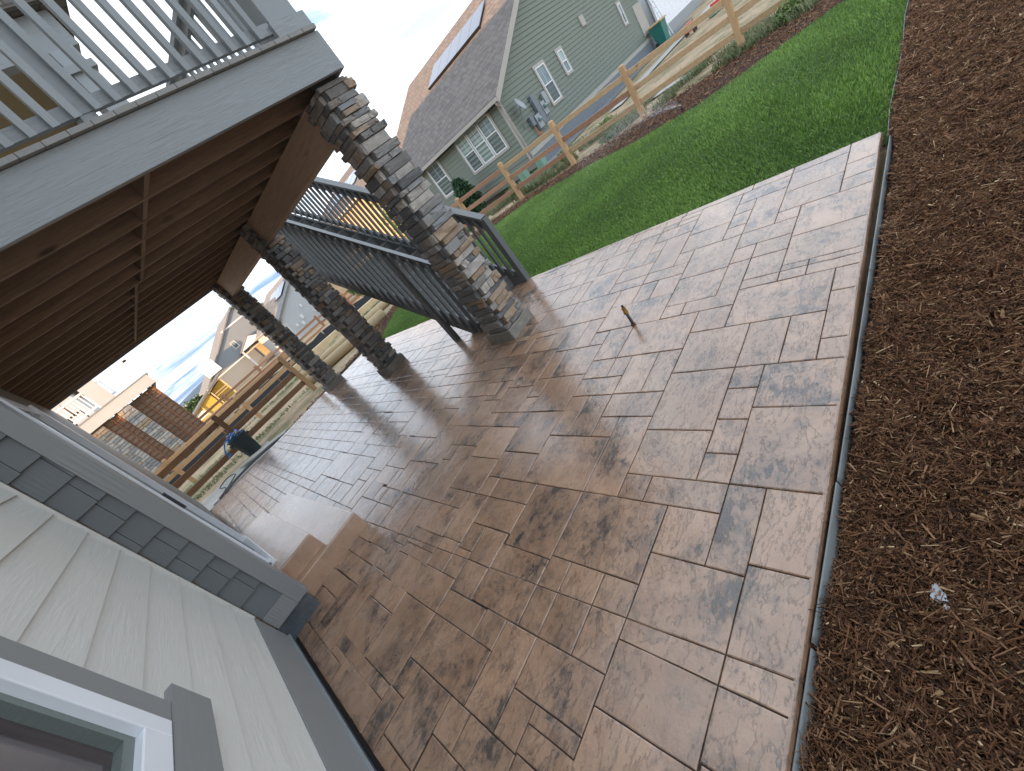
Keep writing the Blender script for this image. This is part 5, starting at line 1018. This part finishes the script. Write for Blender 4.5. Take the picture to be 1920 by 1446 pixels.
m = MB(); zr = 2.72+SLP*(RX-15.45); m.add([(RX, 11.98, zr), (31.4, 11.98, zr-SLP*(31.4-RX)), (31.4, 23.35, zr-SLP*(31.4-RX)), (RX, 23.35, zr)], [(0, 1, 2, 3)]); uvroof(m.build('roof', 'roof', gh))
m = MB()
for (xa, xb) in ((15.38, RX),):
    za, zb_ = 2.72+SLP*(xa-15.45), 2.72+SLP*(xb-15.45)
    m.add([(xa, 11.95, za-.26), (xb, 11.95, zb_-.26), (xb, 11.95, zb_+.01), (xa, 11.95, za+.01), (xa, 12.0, za-.26), (xb, 12.0, zb_-.26)], [(0, 1, 2, 3), (0, 4, 5, 1)])
m.build('rake_board', 'green_trim', gh)
m = MB(); m.add([(15.4, 11.96, 2.42), (15.4, 23.3, 2.42), (15.76, 23.3, 2.42), (15.76, 11.96, 2.42)], [(0, 1, 2, 3)]); m.build('soffit', 'green_trim', gh)
MB().box(15.26, 11.96, 2.52, 15.38, 23.3, 2.66).build('gutter', 'green_trim', gh)
m = MB(); m.tube([(15.32, 12.1, 2.52), (15.40, 12.12, 2.40), (15.66, 12.24, 2.32), (15.70, 12.26, 2.2), (15.70, 12.26, 0.0)], 0.045, 8); m.build('downspout', 'green_trim', gh, True)
for i in range(5):
    y0 = 14.52+0.95*i; p_ = slopequad(20.32, 21.68, y0, y0+0.93, 0.10, 0.035, 'solar_panel', 'solar', gh)
    slopequad(20.30, 20.33, y0, y0+0.93, 0.02, 0.12, 'frame', 'solar_edge', p_)
def window(par, ori, a0, a1, z0, z1, plane, n_sash=1, trimw=0.10, mull=True, upper='glass', lower='glass_low', grid=True):
    """window on a wall; ori 'y' faces -y (a is x), ori 'x' faces -x (a is y); n side-by-side units"""
    def bx(m, u0, u1, w0, w1, d0, d1):
        return m.box(u0, plane-d1, w0, u1, plane-d0, w1) if ori == 'y' else m.box(plane-d1, u0, w0, plane-d0, u1, w1)
    t = MB(); bx(t, a0, a1, z1-trimw*1.2, z1, 0, .05); bx(t, a0, a1, z0, z0+trimw, 0, .05); bx(t, a0, a0+trimw, z0+trimw, z1-trimw*1.2, 0, .05); bx(t, a1-trimw, a1, z0+trimw, z1-trimw*1.2, 0, .05)
    o = t.build('window', 'green_trim', par); ww = (a1-a0-2*trimw-(n_sash-1)*0.07)/n_sash; b0, b1 = z0+trimw, z1-trimw*1.2
    for i in range(n_sash):
        u0 = a0+trimw+i*(ww+0.07); u1 = u0+ww; f_ = MB(); fw = 0.045; zm = (b0+b1)/2
        bx(f_, u0, u1, b0, b0+fw, 0, .06); bx(f_, u0, u1, b1-fw, b1, 0, .06); bx(f_, u0, u0+fw, b0+fw, b1-fw, 0, .06); bx(f_, u1-fw, u1, b0+fw, b1-fw, 0, .06)
        if mull: bx(f_, u0+fw, u1-fw, zm-.022, zm+.022, 0, .055)
        f_.build('frame', 'white', o)
        up, lo = (upper, lower) if not isinstance(upper, list) else (upper[i], lower[i])
        g1 = MB(); bx(g1, u0+fw, u1-fw, zm+(.022 if mull else 0), b1-fw, .012, .02); g1.build('pane', up, o)
        g2 = MB(); bx(g2, u0+fw, u1-fw, b0+fw, zm-(.022 if mull else 0), .006, .014); g2.build('pane', lo, o)
        if grid:
            q = MB(); um = (u0+u1)/2; bx(q, um-.008, um+.008, zm+.022, b1-fw, .021, .026); q.build('muntin', 'white', o)
        if i: 
            mu = MB(); bx(mu, u0-0.07, u0, b0, b1, 0, .052); mu.build('mullion', 'green_trim', o)
    return o
window(gh, 'y', 18.84, 19.82, 1.00, 2.73, GY)
window(gh, 'y', 20.94, 21.60, 1.56, 2.73, GY, upper='blinds', lower='glass')
window(gh, 'y', 28.2, 28.75, 1.55, 2.75, GY, mull=False)
window(gh, 'x', 12.95, 15.55, 0.92, 2.66, GX, 3, upper=['glass', 'blinds', 'blinds'], lower=['glass_low', 'blinds', 'glass_low'])
window(gh, 'x', 17.0, 18.2, 0.86, 2.62, GX, 1, upper='glass_low')
MB().box(24.1, GY-0.06, 2.78, 24.55, GY-0.0, 3.23).build('wall_vent', 'green_trim', gh)
MB().box(29.9, GY-0.04, 0.5, 31.0, GY, 2.1).build('louvre', 'green_trim', gh)
# satellite dish and meters on the gable wall
sd = thing('satellite_dish', 'grey satellite dish on a bent arm at the corner of the green house', 'satellite dish', (16.3, 12.1, 1.2))
m = MB(); nr, na = 5, 20; vs = []; cen = Vector((16.33, 11.95, 1.90)); ax = Vector((0.35, -0.85, 0.35)).normalized(); ux = ax.cross(Vector((0, 0, 1))).normalized(); uz = ux.cross(ax)
for i in range(nr):
    rr_ = 0.36*i/(nr-1)
    for k in range(na):
        a = 2*PI*k/na; vs.append(cen+ux*rr_*math.cos(a)+uz*rr_*0.85*math.sin(a)+ax*(rr_*rr_*0.6))
m.add(vs, [(i*na+k, i*na+(k+1) % na, (i+1)*na+(k+1) % na, (i+1)*na+k) for i in range(nr-1) for k in range(na)])
o = m.build('reflector', 'metal', sd, True); s_ = o.modifiers.new('s', 'SOLIDIFY'); s_.thickness = 0.012
MB().tube([cen-uz*0.25, cen-uz*0.32+ax*0.35], 0.012, 6).build('feed_arm', 'metal', sd)
MB().tube([cen-uz*0.32+ax*0.33, cen-uz*0.28+ax*0.43], 0.03, 8).build('feed_horn', 'metal_d', sd)
MB().tube([cen-ax*0.02, (16.33, 12.1, 1.6), (16.33, 12.3, 1.15)], 0.022, 8).build('mast', 'metal', sd)
mb = [((16.75, 0.95, 17.0, 1.35), 'metal_d', 'narrow grey junction box nearest the satellite dish'), ((17.1, 0.70, 17.48, 1.25), 'metal', 'electric meter box with round dial, second from the dish'), ((17.5, 0.75, 17.85, 1.95), 'metal_d', 'tall blue grey breaker box on the green gable wall'), ((17.9, 0.95, 18.22, 1.5), 'metal', 'grey meter box with round dial right of the tall breaker box'), ((18.3, 1.25, 18.6, 1.75), 'metal', 'small grey cabinet under the narrow window of the green house')]
for (x0, z0, x1, z1), mt, lb in mb:
    o = MB().box(x0, GY-0.17, z0, x1, GY-0.02, z1).build('meter_box', mt, None, bevel=0.015); tag(o, lb, 'meter box', 'utility boxes on the green gable wall')
    if 'dial' in lb: 
        c = ((x0+x1)/2, (z0+z1)/2+0.05); MB().tube([(c[0], GY-0.17, c[1]), (c[0], GY-0.27, c[1])], 0.085, 14).build('dial', 'glass', o, True)
m = MB(); m.tube(smooth_path([(16.85, GY-0.1, 0.95), (16.88, GY-0.1, 0.6), (17.0, GY-0.1, 0.45), (17.1, GY-0.1, 0.55), (16.95, GY-0.12, 0.60)]), 0.018, 6); tag(m.build('orange_cable', 'orange', None, True), 'orange cable dangling below the junction box', 'cable')
# white clad wing beyond the green house
wg = thing('white_building', 'white lap sided wing at the right end of the green house', 'building', (33, 12.3, -0.4))
MB().box(32.4, 12.45, -0.6, 50, 20, 5.5).build('wall', 'white', wg)
m = MB(); z = 0.1
while z < 5.3: lap(m, (32.5, 12.44), (17, 0), z, z+0.178); z += 0.178
stuff(m.build('lap_siding', 'white', wg)); MB().box(32.2, 12.36, -0.6, 32.5, 12.46, 5.5).build('corner_board', 'metal', wg); MB().box(32.5, 12.41, -0.6, 50, 12.45, 0.1).build('foundation', 'metal', wg)
ld = thing('ladder', 'aluminium ladder leaning at the corner of the green house', 'ladder', (31.7, 12.0, -0.4))
for x in (31.45, 31.85): MB().beam((x, 11.6, -0.5), (x, 12.2, 3.2), 0.06, 0.03).build('side_rail', 'white', ld)
for i in range(11): MB().beam((31.45, 11.65+0.055*i, -0.2+0.3*i), (31.85, 11.65+0.055*i, -0.2+0.3*i), 0.03, 0.03).build('rung', 'metal', ld)
wb = thing('wheelie_bin', 'teal wheelie bin with a tan lid against the green house', 'bin', (30.5, 11.7, -0.4))
m = MB(); z0 = -0.42; m.add([(30.2, 11.45, z0), (30.8, 11.45, z0), (30.8, 11.95, z0), (30.2, 11.95, z0), (30.08, 11.35, 0.62), (30.92, 11.35, 0.62), (30.92, 12.1, 0.62), (30.08, 12.1, 0.62)], [(3, 2, 1, 0), (0, 1, 5, 4), (1, 2, 6, 5), (2, 3, 7, 6), (3, 0, 4, 7)]); m.build('body', 'binT', wb, bevel=0.02)
m = MB().box(30.0, 11.28, 0.625, 31.0, 12.15, 0.70); m.build('lid', 'lid', wb, bevel=0.02)
for x in (30.2, 30.8): MB().tube([(x-0.03, 11.98, z0+0.12), (x+0.03, 11.98, z0+0.12)], 0.12, 12).build('wheel', 'dark', wb)
tw = thing('toy_wagon', 'red plastic toy wagon on the ground behind the fence', 'toy', (24.3, 8.1, -0.4))
zt = gzf(24.3, 8.1); m = MB().box(24.0, 8.0, zt+0.12, 24.42, 8.3, zt+0.26); m.box(24.0, 7.97, zt+0.26, 24.05, 8.33, zt+0.42); m.box(24.37, 7.97, zt+0.26, 24.42, 8.33, zt+0.42); m.build('tub', 'red', tw, bevel=0.02)
for x in (24.08, 24.34):
    for y in (7.97, 8.33): MB().tube([(x, y-0.03, zt+0.1), (x, y+0.03, zt+0.1)], 0.1, 10).build('wheel', 'dark', tw)
MB().beam((24.42, 8.12, zt+0.2), (24.75, 8.12, zt+0.45), 0.03, 0.03).build('handle', 'dark', tw)
tw2 = thing('toy_cart', 'small red and green toy cart further along behind the fence', 'toy', (25.9, 7.4, -0.4))
zt = gzf(25.9, 7.4); MB().box(25.6, 7.2, zt+0.12, 26.1, 7.6, zt+0.4).build('tub', 'red', tw2, bevel=0.03); MB().box(25.0, 7.3, zt+0.0, 25.55, 7.6, zt+0.25).build('tray', 'ubox', tw2, bevel=0.03)
for y in (7.17, 7.6): MB().tube([(25.85, y, zt+0.1), (25.85, y+0.05, zt+0.1)], 0.1, 10).build('wheel', 'dark', tw2)
# green utility pedestals
for (x, y, h, lb) in ((12.15, 10.15, 0.62, 'pale green utility pedestal behind the rails, left one with the rounded top'), (12.9, 9.85, 0.66, 'pale green utility pedestal behind the rails, right one')):
    z0 = gzf(x, y); m = MB().box(x-0.16, y-0.13, z0-0.05, x+0.16, y+0.13, z0+h); tag(m.build('utility_pedestal', 'ubox', None, bevel=0.05), lb, 'utility box', 'green utility pedestals by the side fence')

# ============================================================ PLANTS
def foliage(name, blobs, n, size, cols, parent, seed, up=0.0, squash=1.0):
    r = np.random.default_rng(seed); V = []; T = []
    tot = sum(b[3]**2 for b in blobs)
    for (x, y, z, R_) in blobs:
        k = int(n*R_**2/tot); d = r.normal(size=(k, 3)); d /= np.linalg.norm(d, axis=1)[:, None]; rad = R_*(0.45+0.6*r.random((k, 1)))
        rad *= 1+0.18*np.sin(d[:, :1]*6+d[:, 2:]*5)
        c = np.array([x, y, z])+d*rad*np.array([1, 1, squash])
        a = r.normal(size=(k, 3)); a[:, 2] += up; a /= np.linalg.norm(a, axis=1)[:, None]; b = np.cross(a, r.normal(size=(k, 3))); b /= np.linalg.norm(b, axis=1)[:, None]
        s = size*(0.6+0.8*r.random((k, 1)))
        V.append(np.stack([c-a*s, c-b*s*0.4, c+a*s, c+b*s*0.4], 1).reshape(-1, 3))
        t = r.random((k, 1)); col = np.array(cols[0])*(1-t)+np.array(cols[1])*t; T.append(np.repeat(col, 4, axis=0))
    V = np.concatenate(V); T = np.concatenate(T); o = npmesh(name, V, np.arange(len(V)).reshape(-1, 4), 'leaf', T); attach(o, parent); return o
tr = thing('leafy_tree', 'small light green leafy tree seen through the stair railing', 'tree', (17.0, 24.0, -0.6))
MB().tube([(17, 24, -0.7), (17.05, 24, 1.0), (17.1, 24.1, 2.6), (17.0, 24.1, 3.4)], [0.09, 0.07, 0.045, 0.015], 8).build('trunk', 'bark', tr, True)
for i, (a, b) in enumerate((((17.05, 24, 1.2), (16.3, 23.8, 2.2)), ((17.07, 24, 1.5), (17.8, 24.3, 2.6)), ((17.1, 24.05, 1.9), (16.7, 24.7, 3.0)))): MB().tube([a, b], [0.035, 0.01], 6).build('limb', 'bark', tr, True)
foliage('crown', [(17, 24, 2.6, 0.9), (16.3, 23.8, 2.0, 0.7), (17.7, 24.3, 2.1, 0.75), (16.8, 24.5, 3.2, 0.6), (17.3, 23.7, 1.6, 0.7), (16.5, 24, 1.2, 0.6)], 5200, 0.09, [(0.10, 0.20, 0.04), (0.30, 0.40, 0.12)], tr, 41)
ps = thing('pine_shrub', 'dark green dwarf pine against the wall of the green house', 'shrub', (14.6, 15.6, -0.4))
MB().tube([(14.6, 15.6, -0.45), (14.6, 15.6, 0.9)], [0.05, 0.02], 6).build('trunk', 'bark', ps)
foliage('crown', [(14.6, 15.6, 0.3, 0.55), (14.5, 15.5, 0.8, 0.42), (14.7, 15.8, 0.0, 0.5), (14.55, 15.6, 1.15, 0.26)], 4200, 0.085, [(0.012, 0.045, 0.018), (0.05, 0.11, 0.05)], ps, 42, up=1.6)
sb_ = thing('shrub', 'small round green shrub behind the middle pillar on the bare lot', 'shrub', (12.4, 26.0, -0.6))
MB().tube([(12.4, 26, -0.7), (12.4, 26, 0.2)], [0.04, 0.02], 6).build('stem', 'bark', sb_)
foliage('crown', [(12.4, 26, 0.1, 0.55), (12.1, 26.2, 0.35, 0.35), (12.7, 25.8, 0.3, 0.4)], 1800, 0.08, [(0.04, 0.12, 0.03), (0.13, 0.24, 0.07)], sb_, 43)
rw = random.Random(77)
for i, (x, y, lb) in enumerate(((12.6, 8.7, 'bushy yellow green weed clump behind the fence, by the right utility pedestal'), (12.3, 11.2, 'bushy weed clump behind the fence, left of the utility pedestals'), (12.4, 2.4, 'grey green weed clump at the foot of the nearest fence post'), (13.3, 7.4, 'tall pale weed clump between the fence and the concrete walk'))):
    t = thing('weed_clump', lb, 'weed', (x, y, gzf(x, y))); MB().tube([(x, y, gzf(x, y)-.02), (x+.03, y, gzf(x, y)+0.25)], [0.012, 0.004], 5).build('stem', 'bark', t)
    foliage('leaves', [(x, y, gzf(x, y)+0.15, 0.25), (x+0.25, y+0.2, gzf(x, y)+0.1, 0.2)], 900, 0.05, [(0.10, 0.17, 0.05), (0.26, 0.33, 0.12)], t, 50+i, up=1.0)
ft = thing('distant_tree', 'dark green tree on the horizon left of the yellow sheathed house', 'tree', (5.5, 125, -1.6))
MB().tube([(6.5, 125, -1.8), (6.5, 125, 1)], [0.3, 0.1], 6).build('trunk', 'bark', ft)
foliage('crown', [(5, 125, -0.6, 2.0), (7.5, 125, -0.4, 2.2), (9.5, 125.5, -0.9, 2.0), (3, 125, -1.2, 1.5)], 2600, 0.3, [(0.02, 0.05, 0.02), (0.07, 0.13, 0.05)], ft, 44, squash=0.8)

# ============================================================ NEIGHBOUR DECK (left background)
nd = thing('neighbour_deck', 'neighbouring raised deck with cream fascia over brown cedar lattice screens', 'deck', (0, 30, -0.6))
YN = 30.0
MB().box(-6, YN, 3.32, 1.52, YN+0.06, 3.88).build('fascia', 'cream', nd); MB().box(1.46, YN+0.06, 3.32, 1.52, YN+6, 3.88).build('fascia', 'cream', nd)
MB().box(-6, YN-0.05, 3.885, 1.62, YN+6, 3.94).build('deck_floor', 'metal', nd)
for i in range(14): MB().box(-5.6+0.52*i, YN+0.08, 3.34, -5.55+0.52*i, YN+5.9, 3.86).build('joist', 'lattice', nd)
def screen(x0, x1, z0, z1):
    m = MB(); nx_ = max(2, int((x1-x0)/0.42))
    sc = MB().box(x0, YN+0.5, z0, x1, YN+0.54, z1).build('screen_panel', 'joist', nd)
    for i in range(nx_+1): x = x0+(x1-x0)*i/nx_; MB().box(x-0.04, YN+0.40, z0, x+0.04, YN+0.497, z1).build('upright', 'lattice', sc)
    k = int((z1-z0)/0.27)
    for i in range(k): z = z0+0.1+0.27*i; MB().box(x0+0.045, YN+0.42, z-0.03, x1-0.045, YN+0.495, z+0.03).build('slat', 'lattice', sc)
screen(-0.08, 1.25, -0.35, 3.30); screen(-1.55, -0.80, -0.35, 3.30)
c_ = MB().box(-0.76, YN+0.05, -0.6, -0.12, YN+0.6, 3.31); co = c_.build('stone_column', 'mortar', nd)
z = -0.5; rr = random.Random(4)
while z < 3.25:
    h = rr.choice((0.14, 0.18, 0.22)); cut = rr.uniform(-0.6, -0.28)
    for a, b in ((-0.78, cut), (cut, -0.10)):
        o = bpy.data.objects.new('stone', rr.choice(USTONES_P)); COL.objects.link(o); o.parent = co
        o.matrix_basis = Matrix.Translation((a+0.005, YN-0.02, z)) @ Matrix.Diagonal((b-a-0.01, 0.12, h-0.02, 1))
    z += h
MB().box(-2.3, YN+0.3, -0.6, -1.58, YN+1.0, 3.3).build('brick_pier', 'concrete', nd)
z = -0.5
while z < 3.2:
    h = 0.17; cut = rr.uniform(-2.1, -1.8)
    for a, b in ((-2.32, cut), (cut, -1.57)):
        o = bpy.data.objects.new('stone', rr.choice(USTONES_P)); COL.objects.link(o); attach(o, nd)
        o.matrix_basis = Matrix.Translation((a+0.005, YN+0.22, z)) @ Matrix.Diagonal((b-a-0.01, 0.12, h-0.02, 1))
    z += h
MB().box(-6, YN+0.06, 4.05, 1.5, YN+0.12, 4.16).build('bottom_rail', 'white', nd); MB().box(-6, YN+0.0, 4.92, 1.5, YN+0.16, 5.02).build('top_rail', 'white', nd)
for i in range(44):
    x = -5.6+0.16*i
    if not -0.95 < x < -0.1: MB().box(x-0.03, YN+0.05, 4.10, x+0.03, YN+0.11, 4.95).build('baluster', 'white', nd)
MB().box(-0.90, YN-0.02, 3.94, -0.15, YN+0.5, 7.0).build('column', 'cream', nd); MB().box(1.32, YN, 3.94, 1.52, YN+0.2, 5.1).build('post', 'white', nd)
MB().box(-9, YN+6.0, -0.6, -1.5, 46, 6.5).build('wall', 'cream', nd); uvroof(gable(MB(), -10, -1.0, YN+5.6, 47, 6.5, 0.5).build('roof', 'roof', nd))
fn = thing('outdoor_chair', 'dark metal chair standing on the neighbouring deck behind the rail', 'chair', (-1.9, 31, 3.95))
m = MB()
for x, y in ((-2.2, 30.7), (-1.6, 30.7), (-2.2, 31.2), (-1.6, 31.2)): m.box(x-.02, y-.02, 3.945, x+.02, y+.02, 4.45)
m.build('leg_frame', 'dark', fn); MB().box(-2.22, 30.68, 4.45, -1.58, 31.22, 4.5).build('seat', 'rust', fn); MB().beam((-1.9, 31.22, 4.5), (-1.9, 31.4, 5.15), 0.62, 0.03, (1, 0, 0)).build('backrest', 'rust', fn)

# ============================================================ FAR HOUSES
def house_gable(name, label, x0, x1, y0, y1, zb_, ze, slope, wallm, roofm, roof_over=0.4, kind='house'):
    t = thing(name, label, kind, ((x0+x1)/2, y0, zb_)); xm = (x0+x1)/2; zr = ze+slope*(xm-x0)
    P = [(x0, zb_), (x1, zb_), (x1, ze), (xm, zr), (x0, ze)]
    vs = [(a, y0, b) for a, b in P]+[(a, y1, b) for a, b in P]
    MB().add(vs, [(0, 1, 2, 3, 4), (9, 8, 7, 6, 5), (0, 5, 6, 1), (1, 6, 7, 2), (2, 7, 8, 3), (3, 8, 9, 4), (4, 9, 5, 0)]).build('wall', wallm, t)
    uvroof(gable(MB(), x0-roof_over, x1+roof_over, y0-0.35, y1+0.35, ze-slope*roof_over+0.22, slope, 0.2).build('roof', roofm, t))
    m = MB(); z = zb_+0.3
    while z < zr-0.4:
        zt = z+0.2; xl = x0+0.05 if zt < ze else x0+(zt-ze)/slope; xr = x1-0.05 if zt < ze else x1-(zt-ze)/slope
        if xr > xl+0.1: lap(m, (xl, y0-0.005), (xr-xl, 0), z, zt, 0.03)
        z += 0.2
    stuff(m.build('lap_siding', wallm, t)); return t
g1 = house_gable('pale_house', 'pale blue grey house with shingle roof, dormer and solar panels between the two far pillars', 15.7, 27.5, 54, 70, -1.8, 1.75, 0.58, 'lt_wall', 'roof_grey')
sl1 = lambda x: 1.75-0.58*0.4+0.22+0.58*(x-15.3)
def onroof(par, x0, x1, y0, y1, name, mat, off=0.12, th=0.06): return slopequad(x0, x1, y0, y1, off, th, name, mat, par, 0.58, (15.3, sl1(15.3)))
for i in range(4): onroof(g1, 18.3, 20.0, 55.6+2.0*i, 57.5+2.0*i, 'solar_panel', 'solar')
dm = MB(); 
dx0, dx1, dy0, dy1 = 15.9, 18.2, 58.0, 61.4; zz = sl1(15.9)-0.1; ym = (dy0+dy1)/2
dm.add([(dx0, dy0, zz), (dx0, dy1, zz), (dx0, dy1, zz+0.7), (dx0, ym, zz+1.9), (dx0, dy0, zz+0.7), (dx1+1.5, dy0, zz), (dx1+1.5, dy1, zz), (dx1+1.5, dy1, zz+0.7), (dx1+1.5, ym, zz+1.9), (dx1+1.5, dy0, zz+0.7)], [(0, 4, 3, 2, 1), (0, 5, 9, 4), (1, 2, 7, 6)])
do = dm.build('dormer', 'white', g1)
m = MB(); m.add([(dx0-.25, dy0-.25, zz+0.62), (dx0-.25, ym, zz+2.05), (dx1+1.5, ym, zz+2.05), (dx1+1.5, dy0-.25, zz+0.62), (dx0-.25, dy1+.25, zz+0.62), (dx1+1.5, dy1+.25, zz+0.62)], [(0, 1, 2, 3), (1, 4, 5, 2)]); uvroof(m.build('dormer_roof', 'roof_grey', do))
window(g1, 'x', ym-0.6, ym+0.6, zz+0.1, zz+1.1, dx0, 2, 0.08)
MB().box(15.1, 53.6, 1.62, 15.3, 70, 1.78).build('gutter', 'metal', g1)
for (x, z, s_) in ((18.3, 1.2, 0.25), (19.2, -0.2, 0.3), (17.4, 0.15, 0.35), (16.3, -0.15, 0.25), (17.0, -0.45, 0.3)): MB().box(x, 53.85, z, x+s_, 53.98, z+s_*1.4).build('wall_box', 'white', g1)
g2 = house_gable('grey_house', 'slate grey house under construction with a portico roof over its back door', 7.0, 27.0, 72, 88, -1.9, 0.95, 0.60, 'gy_wall', 'roof_grey')
MB().box(8.6, 71.86, 1.02, 16.9, 71.98, 1.20).build('band_board', 'white', g2); MB().box(13.6, 71.86, 5.2, 17.3, 71.98, 5.4).build('band_board', 'white', g2)
window(g2, 'y', 13.1, 14.0, 2.4, 3.6, 71.97, 1, 0.12, mull=False)
MB().box(13.55, 71.88, -0.75, 14.85, 71.97, 1.05).build('door', 'metal', g2); MB().box(15.3, 71.85, -0.85, 16.8, 71.99, 1.05).build('window', 'lumber', g2)
po_ = MB(); po_.add([(12.8, 69.5, 1.6), (17.4, 69.5, 1.6), (15.1, 69.5, 2.9), (12.8, 72, 1.6), (17.4, 72, 1.6), (15.1, 72, 2.9)], [(0, 1, 2), (0, 2, 5, 3), (2, 1, 4, 5), (0, 3, 4, 1)]); uvroof(po_.build('portico_roof', 'roof_grey', g2)); MB().add([(13.0, 69.45, 1.62), (17.2, 69.45, 1.62), (15.1, 69.45, 2.75)], [(0, 1, 2)]).build('portico_gable', 'white', g2)
for x in (13.0, 17.2): MB().box(x-0.1, 69.55, -1.9, x+0.1, 69.75, 1.6).build('post', 'white', g2)
MB().box(7.9, 70.0, 1.75, 9.7, 72.0, 3.6).build('bay', 'white', g2)
g4 = thing('yellow_sheathed_house', 'unfinished house frame with yellow sheathing panels left of the grey house', 'house', (5, 62, -1.5))
def wallpoly(pts, y0, y1, mt, nm, par):
    n = len(pts); MB().add([(x, y0, z) for x, z in pts]+[(x, y1, z) for x, z in pts], [tuple(range(n)), tuple(range(2*n-1, n-1, -1))]+[(i, i+n, (i+1) % n+n, (i+1) % n) for i in range(n)]).build(nm, mt, par)
wallpoly([(1.6, -1.8), (5.4, -1.8), (5.4, 0.65), (4.2, 0.25), (1.6, -0.55)], 62, 66, 'osb', 'sheathing', g4)
wallpoly([(5.9, -1.8), (7.5, -1.8), (7.5, 1.0), (5.9, 0.55)], 63, 66, 'osb', 'sheathing', g4)
wallpoly([(5.4, -1.8), (5.9, -1.8), (5.9, 0.5), (5.4, 0.4)], 63.5, 66, 'lumber', 'doorway', g4)
wallpoly([(1.2, -0.70), (4.1, 0.24), (8.2, 1.45), (8.2, 1.62), (4.1, 0.44), (1.2, -0.50)], 61.6, 67, 'roof_grey', 'roof_edge', g4)
MB().box(2.6, 61.93, -1.1, 3.7, 61.99, -0.35).build('window', 'white', g4)
for i in range(6): MB().box(5.60+0.05*i*0, 61.9-0.02*i, 0.05-0.32*i, 7.6, 62.0-0.02*i, 0.12-0.32*i).build('lumber_strip', 'lumber', g4) if i < 2 else None
for x in (5.65, 7.45, 3.75, 2.1): MB().box(x-0.07, 61.85, -1.7, x+0.07, 61.99, 1.0 if x > 5 else 0.3).build('stud', 'lumber', g4)
g3 = thing('tan_house', 'tan house with a hip roof and solar panels behind the stair railing', 'house', (24.4, 33, -0.7))
MB().box(18.4, 26.4, -0.9, 30.4, 43.5, 4.3).build('wall', 'tanwall', g3)
m = MB(); E_ = [(17.9, 25.9, 4.4), (30.9, 25.9, 4.4), (30.9, 44, 4.4), (17.9, 44, 4.4)]; r1 = (24.4, 33.2, 7.25); r2 = (24.4, 38.5, 7.25)
m.add(E_+[r1, r2], [(0, 1, 4), (1, 2, 5, 4), (2, 3, 5), (3, 0, 4, 5), (3, 2, 1, 0)]); uvroof(m.build('roof', 'roof', g3))
for i in range(4): slopequad(20.0, 22.0, 30.2+1.7*i, 31.8+1.7*i, 0.06, 0.05, 'solar_panel', 'solar', g3, 0.4385, (17.9, 4.4))
MB().box(17.78, 25.9, 4.22, 17.9, 44, 4.38).build('gutter', 'green_trim', g3)
window(g3, 'x', 31, 32.4, 1.2, 2.8, 18.4, 2, 0.1)
hills = MB(); n = 40; vs = []
for i in range(n+1):
    a = -1.2+2.6*i/n; x, y = 900*math.sin(a), 900*math.cos(a); h = 9+5*math.sin(i*0.9)+3*math.sin(i*2.3); vs += [(x, y, -3), (x*1.02, y*1.02, h)]
hills.add(vs, [(2*i, 2*i+2, 2*i+3, 2*i+1) for i in range(n)])
MT['hill'] = basic('distant_hill', (0.10, 0.15, 0.20), 1.0, 0.15, 0.01, bump=0); struct(hills.build('hills', 'hill'))

# unseen houses across the street, added to shade the lots at this low sun
for i, (y0, lb) in enumerate(((-34, 'unseen house added for shade across the street, southern one'), (-18.5, 'unseen house added for shade across the street, middle one'), (-3, 'unseen house added for shade across the street, third one'), (12.5, 'unseen house added for shade across the street, northern one'))):
    house_gable('street_shade_house', lb, -50, -38, y0, y0+14.6, -0.5, 5.2, 0.42, 'tanwall', 'roof', 0.4)
